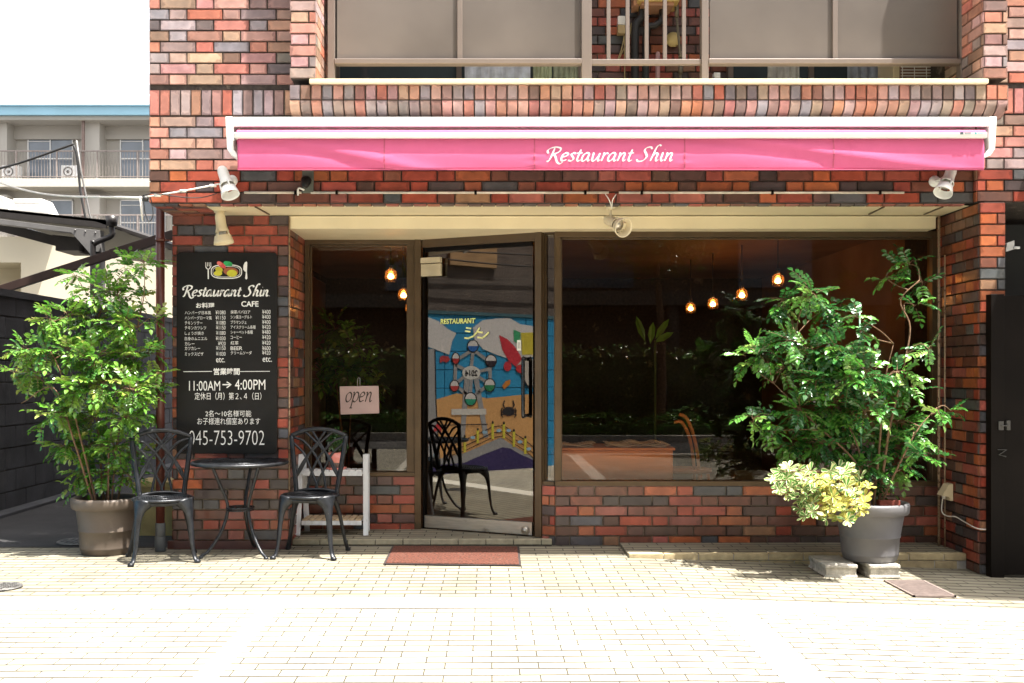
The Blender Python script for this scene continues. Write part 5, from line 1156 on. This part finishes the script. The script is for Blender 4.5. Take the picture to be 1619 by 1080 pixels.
mp([(1358,622),(1400,640),(1398,712),(1360,692)], (.05,.36,.16), 4); mp([(1402,642),(1470,640),(1600,660),(1600,770),(1410,775)], (.60,.50,.05), 4)
mp([(1375,845),(1420,790),(1470,800),(1600,840),(1600,1000),(1440,960)], (.50,.46,.42), 5); mline([(1380,850),(1440,960),(1475,1005)], 8, BK, 6); mp(ell(1400,860,28,26), (.50,.03,.04), 7)
mp([(1288,965),(1310,935),(1340,925),(1335,955),(1300,985)], (.55,.20,.03), 4)
mline([(420,185),(598,183)], 34, (.60,.58,.55), 6, c8m); mline([(300,262),(615,255)], 5, BK, 5, c8m)
mp(ell(735,182,34,26), BK, 5, c8m)
for sx in (1,-1):
    for k in range(4): mline([(735+sx*25,175+k*8),(735+sx*(38+k*2),165+k*12),(735+sx*(44-k*4),180+k*12)], 5, BK, 6, c8m)
    mline([(735+sx*20,165),(735+sx*32,145),(735+sx*24,122)], 7, BK, 6, c8m)
mp([(245,470),(390,440),(480,420),(690,330),(800,400),(870,440),(990,500),(990,640),(245,640)], GR, 2, c8m)
mp([(245,490),(480,475),(560,440),(700,385),(745,392),(800,425),(870,455),(990,470),(990,700),(245,700)], (.03,.02,.10), 4, c8m)
for off_, w2 in ((0,5),(34,5),(60,4)): mline([(400,375+off_),(485,345+off_),(560,310+off_),(645,270+off_),(708,262+off_),(765,305+off_),(830,345+off_),(880,390+off_),(960,460+off_)], w2, BK, 5, c8m)
for x, y0, y1 in ((485,325,410),(560,285,358),(645,247,335),(708,250,330),(765,292,378),(830,330,420),(890,390,470)): mline([(x,y0),(x,y1)], 14, (.62,.55,.06), 6, c8m); mp(ell(x,y0-2,6,8), BK, 7, c8m)
for x, y in ((530,330),(600,300),(680,290),(735,290),(800,355),(850,395),(320,430)): mp(ell(x,y,14,9), (.30,.48,.62), 6, c8m)
mp([(330,250),(345,265),(370,262),(350,280),(352,300),(332,288),(308,300),(312,275)], (.55,.03,.04), 6, c8m)
local(mu.build('mural', M_paint, None, 0, False), mw)
stu = empty('stucco_house', (-5.6,-4,0), 'brown-grey rough stucco house wall above the mural, mirrored in the door', 'house')
q = MB(); q.box((-6.6,-9.0,-.2),(-4.75,.0,4.8)); local(q.build('wall', M_stucco), stu)
ya, yb_ = mur(742,380), mur(818,412)
q = MB(); q.box((-4.749,min(ya.y,yb_.y)-.1,2.56),(-4.70,max(ya.y,yb_.y)-.1,2.95)); local(q.build('panel', M_tan, None, .004), stu)
q = MB(); q.box((-4.80,-9,4.8),(-4.6,0,4.95)); local(q.build('roof_edge', M_dark), stu)
q = MB(); q.tube(catmull([(-4.6,.5,2.75),(-4.6,-3,2.60),(-4.6,-8,2.78)],8), .010, 6); q.tube(catmull([(-4.62,.5,2.62),(-4.62,-3,2.75),(-4.62,-8,2.9)],8), .010, 6); thing(q, 'overhead_cable', 'thin dark cables strung along the stucco house, mirrored in the door', 'cable', M_wireb)
# cream low ledge between pot and pillar
q = MB(); q.box((-2.60,1.0,.0),(-2.19,1.3,.36)); q.box((-2.62,.98,.36),(-2.19,1.32,.40)); thing(q, 'low_wall', 'low ochre rendered wall behind the downpipe, left of the brick pillar', 'wall', mat('ochre_render', (.42,.30,.12), .9, nvar=.2, nscale=8), .004)
# red plant pot deep in alley and horizontal rail, brown sloping beam
YBm = 3.0
q = MB(); a = P(-60,478,YBm); b = P(176,402,YBm); c = P(275,371,YBm); q.beam(a,b,.06,.075,up=(0,0,1)); q.beam(b,c,.06,.085); q.box((a.x,2.96,-.1),(a.x+.08,3.04,a.z)); q.box((c.x,2.96,-.1),(c.x+.08,3.04,c.z)); thing(q, 'sloping_beam', 'dark brown steel beam sloping up across the alley to the brick corner', 'beam', mat('brown_steel', (.035,.018,.014), .5), .003)
# carport
cpt = empty('carport', (-5.5,6,0), 'grey steel carport with a dark corrugated roof beyond the block wall', 'carport'); YC = 6.0; pc_ = lambda x, y, Y=YC: P(x, y, Y)
M_gsteel = mat('grey_painted_steel', (.17,.165,.16), .5, metal=.2, nvar=.1)
M_roofm = mat('dark_roof_sheet', (.028,.024,.022), .6, metal=.2, nvar=.2)
q = MB(); q.prism([pc_(-40,341),pc_(112,360),pc_(158,364),pc_(158,372),pc_(160,402),pc_(143,402),pc_(113,368),pc_(-40,350)],(0,.14,0)); local(q.build('beam', M_gsteel, None, .003, True), cpt)
for x_, y_ in ((119,364),(135,366),(151,368)):
    z_ = MB(); z_.lathe([(0,0),(.012,0),(.010,.008),(0,.01)],10,axis_matrix(pc_(x_,y_)+Vector((0,-.001,0)),(0,-1,0))); local(z_.build('bolt', M_gsteel), cpt)
q = MB(); a = pc_(144,400); q.box((a.x,6.0,-.1),(pc_(160,400).x,6.14,a.z+.02)); local(q.build('post', M_gsteel, None, .003), cpt)
q = MB()
prf = [pc_(-60,328),pc_(60,341),pc_(168,352)]
for a, b in zip(prf[:-1], prf[1:]): q.prism([a,b,b+Vector((0,0,.03)),a+Vector((0,0,.03))],(0,6,0)); q.prism([a+Vector((0,0,-.07)),b+Vector((0,0,-.07)),b+Vector((0,0,.035)),a+Vector((0,0,.035))],(0,.03,0))
a, b = pc_(150,350),pc_(275,391)
for k in range(9):
    o_ = Vector((0,k*.55,0)); q.prism([a+o_,b+o_,b+o_+Vector((0,.5,.04)),a+o_+Vector((0,.5,.04))],(0,0,.03))
local(q.build('roof', M_roofm, None, 0, True), cpt)
q = MB(); q.box((pc_(66,0).x,6.4,pc_(0,390).z),(pc_(104,0).x,7.0,pc_(0,370).z)); q.beam(pc_(0,358,6.6),pc_(150,398,6.6),.08,.12); q.beam(pc_(85,378,7),pc_(140,384,7),.1,.1); local(q.build('cross_beam', mat('dark_steel', (.06,.052,.045), .6)), cpt)
q = MB(); q.tube(catmull([pc_(176,358,5.9),pc_(177,372,5.9),pc_(160,380,5.9),pc_(149,386,5.9),pc_(147,400,5.9),pc_(147,600,5.9)],5), .035, 10); q.lathe([(0,0),(.06,0),(.08,.12),(0,.12)],10,Matrix.Translation(pc_(177,358,5.9))); local(q.build('gutter_pipe', mat('black_plastic', (.02,.018,.018), .4)), cpt)
# cream house
YH2 = 14.0; hc = lambda x, y, Y=YH2: P(x,y,Y); ch_ = empty('cream_house', hc(60,700), 'sunlit cream rendered house wall behind the carport', 'house')
q = MB(); M_ch = M_creamwall
x0_, x1_ = hc(-80,0).x, hc(300,0).x; wx0, wx1, wz0, wz1 = hc(-80,0).x, hc(33,0).x, hc(0,466).z, hc(0,415).z; zt_2 = hc(0,374).z
q.box((wx1,14,-.3),(x1_,19,zt_2)); q.box((x0_,14,-.3),(wx1,19,wz0)); q.box((x0_,14,wz1),(wx1,19,zt_2)); q.box((x0_,15.2,wz0),(wx1,15.3,wz1)); local(q.build('wall', M_ch, None, 0), ch_)
q = MB(); q.box((hc(18,0).x,14.6,wz0),(hc(24,0).x,14.66,wz1)); local(q.build('post', M_tan), ch_)
q = MB(); 
w8 = lambda pts, d=.5: q.prism([hc(a,b,13.6) for a, b in pts], (0,d,0))
w8([(-20,302),(2,310),(22,345),(16,352),(-20,330)]); w8([(20,314),(66,314),(82,345),(74,347),(60,322),(22,322)]); w8([(18,322),(62,322),(74,347),(20,347)],.3)
local(q.build('roof', mat('pale_roof_trim', (.58,.56,.52), .6), None, .01, True), ch_)
# apartment block
YA2 = 40.0; ap = lambda x, y, Y=YA2: P(x,y,Y); apt = empty('apartment_building', ap(100,600), 'long beige apartment block with a pale blue roof edge and railed balconies', 'apartment building')
q = MB(); xa_, xb_ = ap(-220,0).x, ap(420,0).x
q.box((xa_,41.2,-.3),(xb_,50,ap(0,190).z)); local(q.build('wall', M_beige), apt)
q = MB(); q.box((xa_,39.6,ap(0,185).z),(xb_,50.2,ap(0,171).z)); q.box((xa_,39.5,ap(0,171).z),(xb_,50.2,ap(0,169.5).z)); local(q.build('roof_fascia', M_blue), apt)
q = MB(); q.box((xa_,39.8,ap(0,191).z),(xb_,41.2,ap(0,185.2).z)); q.box((xa_,40.1,ap(0,212).z),(xb_,41.2,ap(0,192).z)) if False else None; q.box((xa_,41.0,ap(0,212).z),(xb_,41.2,ap(0,191).z)); 
local(q.build('roof_soffit', M_beige), apt)
for pyb in (283, 384, 484):
    q = MB(); q.box((xa_,39.9,ap(0,pyb+13).z),(xb_,41.2,ap(0,pyb).z)); local(q.build('balcony_slab', mat('pale_concrete', (.52,.49,.42), .85, nvar=.05), None, .01), apt)
    q = MB(); zr = ap(0,pyb-45).z; zb9 = ap(0,pyb-4).z; q.box((xa_,39.95,zr-.06),(xb_,40.02,zr)); q.box((xa_,39.95,zb9-.03),(xb_,40.02,zb9)); q.box((xa_,39.95,ap(0,pyb).z),(xa_+.02,40,zr))
    x = xa_
    while x < xb_: q.box((x,39.97,zb9-.1),(x+.013,39.99,zr-.05)); x += .137
    for px in range(-230,430,64): q.box((ap(px-1,0).x,39.94,ap(0,pyb).z),(ap(px+1,0).x,40.03,zr))
    local(q.build('balcony_railing', mat('brown_rail_paint', (.26,.22,.20), .6)), apt)
    for px in range(-150,430,146):
        q = MB(); a, b = ap(px-12,0,40.4).x, ap(px-2+8,0,40.4).x; q.box((a,40.3,ap(0,pyb).z),(b+.3,41.2,ap(0,pyb-78).z if pyb != 283 else ap(0,191).z)); local(q.build('pier', M_beige), apt)
        q = MB(); q.box((ap(px-13,0).x,40.0,ap(0,pyb).z),(ap(px-9,0).x,40.1,ap(0,pyb-92).z)); local(q.build('downpipe', mat('brown_downpipe', (.20,.14,.12), .6)), apt)
        for w0, w1 in ((px+42-140,px+42-68),):
            w_ = MB(); s9 = 41.15; W = lambda a_, b_: ap(a_, b_, s9)
            za, zb8 = W(0,pyb-1).z, W(0,pyb-68).z; xa9, xb9 = W(w0,0).x, W(w1,0).x; xm = (xa9+xb9)/2; t_ = .05
            for bb_ in ((xa9,xa9+t_),(xm-t_/2,xm+t_/2),(xb9-t_,xb9)): w_.box((bb_[0],41.1,za),(bb_[1],41.2,zb8))
            zm = za+(zb8-za)*.46; w_.box((xa9,41.1,zb8-t_),(xb9,41.2,zb8)); w_.box((xa9,41.105,zm-.03),(xb9,41.19,zm+.03)); w_.box((xa9,41.105,zb8-.27),(xm,41.19,zb8-.24))
            fo = local(w_.build('window', M_white), apt)
            g_ = MB(); g_.box((xa9,41.15,za),(xb9,41.17,zb8)); go = g_.build('pane', M_win); go.parent = fo
def acu(px, py, label):
    a = ap(px-10,0,40.2); c = ap(px,py,40.2); r = empty('air_conditioner', c, label, 'air conditioner', 'outdoor units on the apartment balconies'); q = MB(); q.box((c.x-.40,40.1,c.z-.32),(c.x+.36,40.5,c.z+.28)); local(q.build('casing', M_white, None, .02), r)
    q = MB(); q.lathe([(.20,0),(.22,.02),(.20,.04),(.17,.03),(.17,0)],24,axis_matrix((c.x-.08,40.1,c.z),(0,-1,0))); q.lathe([(0,.0),(.07,.0),(.07,.03),(0,.03)],16,axis_matrix((c.x-.08,40.1,c.z),(0,-1,0))); local(q.build('fan_guard', M_gsteel), r)
acu(112,272,'white air-conditioner unit on the upper apartment balcony, right of the window'); acu(18,272,'white air-conditioner unit on the upper apartment balcony, at the far left')
q = MB(); q.tube([P(121,222,9),P(128,270,9),P(142,340,9),P(160,400,9),P(175,470,9)], .014, 8); thing(q, 'utility_mast', 'thin grey leaning mast behind the carport carrying a black wire', 'mast', M_gsteel)
q = MB(); q.tube(catmull([P(-40,276,9),P(30,258,9),P(108,231,9),P(116,230,9),P(122,250,9),P(127,300,9),P(136,350,9)],8), .018, 6); thing(q, 'overhead_cable', 'black wire arching to the top of the leaning mast', 'cable', M_wireb)
# ------------------------------------------------------------------ across the street (mirrored in the shop windows)
def hedge(x0, x1, y0, y1, z1, n_, name, label, col, z0=-.02, L_=.09):
    q = MB(); 
    for _ in range(n_):
        p = Vector((R.uniform(x0,x1),R.uniform(y0,y1),z0+(z1-z0)*R.random()**.6)); p.z += .14*noise.noise(Vector((p.x*1.1,p.y*1.3,0)))
        leaflet(q, p, rnd_unit(), (rnd_unit()+Vector((0,.6,.8))).normalized(), L_*R.uniform(.7,1.3), L_*.55, tuple(c*R.uniform(.5,1.4) for c in col), .2)
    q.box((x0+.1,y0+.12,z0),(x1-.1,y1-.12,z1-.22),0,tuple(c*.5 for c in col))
    o = q.build(name, M_leaf, None, 0, False); return tag(o, label, 'hedge')
hedge(-9,12,-14.3,-13.5,1.75,9000,'clipped_hedge','tall dark clipped hedge across the street, mirrored in the big window',(.17,.22,.06))
hedge(-9,12,-13.2,-12.5,.38,6000,'low_hedge','low green hedge along the far kerb, mirrored in the big window',(.12,.28,.04),L_=.07)
fe = empty('mesh_fence', (1.5,-13.4,0), 'black mesh fence behind the low hedge, mirrored in the big window', 'fence'); q = MB()
for k in range(16): q.tube([(-9+k*1.4,-13.35,-.02),(-9+k*1.4,-13.35,.95)], .025, 6)
local(q.build('posts', M_gate), fe); q = MB()
for k in range(210): x = -9+k*.1; q.box((x,-13.352,.05),(x+.008,-13.345,.92))
for k in range(10): z = .05+k*.095; q.box((-9,-13.353,z),(12,-13.346,z+.008))
local(q.build('mesh_panel', M_gate), fe)
ob = empty('dark_building', (0,-17,0), 'large dark brown building across the street, mirrored in the shop windows', 'building')
q = MB(); q.box((-24,-27,-.2),(26,-19,13)); local(q.build('wall', mat('dark_brown_render', (.15,.10,.065), .9, nvar=.25, nscale=.8)), ob)
for z in (2.9,5.6,8.3): q = MB(); q.box((-24,-19,z),(26,-18.1,z+.35)); local(q.build('balcony_slab', mat('dim_concrete', (.13,.11,.09), .9)), ob)
for k in range(6):
    q = MB(); x = -12+k*4.6; q.box((x,-19.02,3.4),(x+1.9,-18.94,5.2)); local(q.build('window', M_win), ob)
for k in range(5):
    q = MB(); x = -11+k*5.2; q.tube([(x,-18.3,-.1),(x,-18.3,3.0)], .16, 10); local(q.build('column', mat('dim_column', (.10,.075,.055), .9)), ob)
for x, lab in ((3.4,'slender street tree with bare lower trunk, mirrored right of the big window'),(-1.2,'slender street tree, mirrored left of centre in the big window')):
    r = empty('street_tree', (x,-13.0,0), lab, 'tree', 'street trees mirrored in the shop glass'); q = MB(); q.tube(catmull([(x,-13,-.05),(x+.05,-13,1.5),(x-.05,-13,3.4)],5), [.11,.11,.10,.10,.09,.09,.08,.08,.07,.06,.05], 8); local(q.build('trunk', M_bark), r)
    q = MB()
    for _ in range(2200):
        u = rnd_unit()*R.random()**.4; p = Vector((x+u.x*1.5,-13.2+u.y*1.1,4.2+u.z*1.1)); leaflet(q, p, rnd_unit(), (rnd_unit()+Vector((0,0,.7))).normalized(), .12, .07, tuple(c*R.uniform(.6,1.3) for c in (.05,.12,.02)), .2)
    local(q.build('crown', M_leaf, None, 0, False), r)
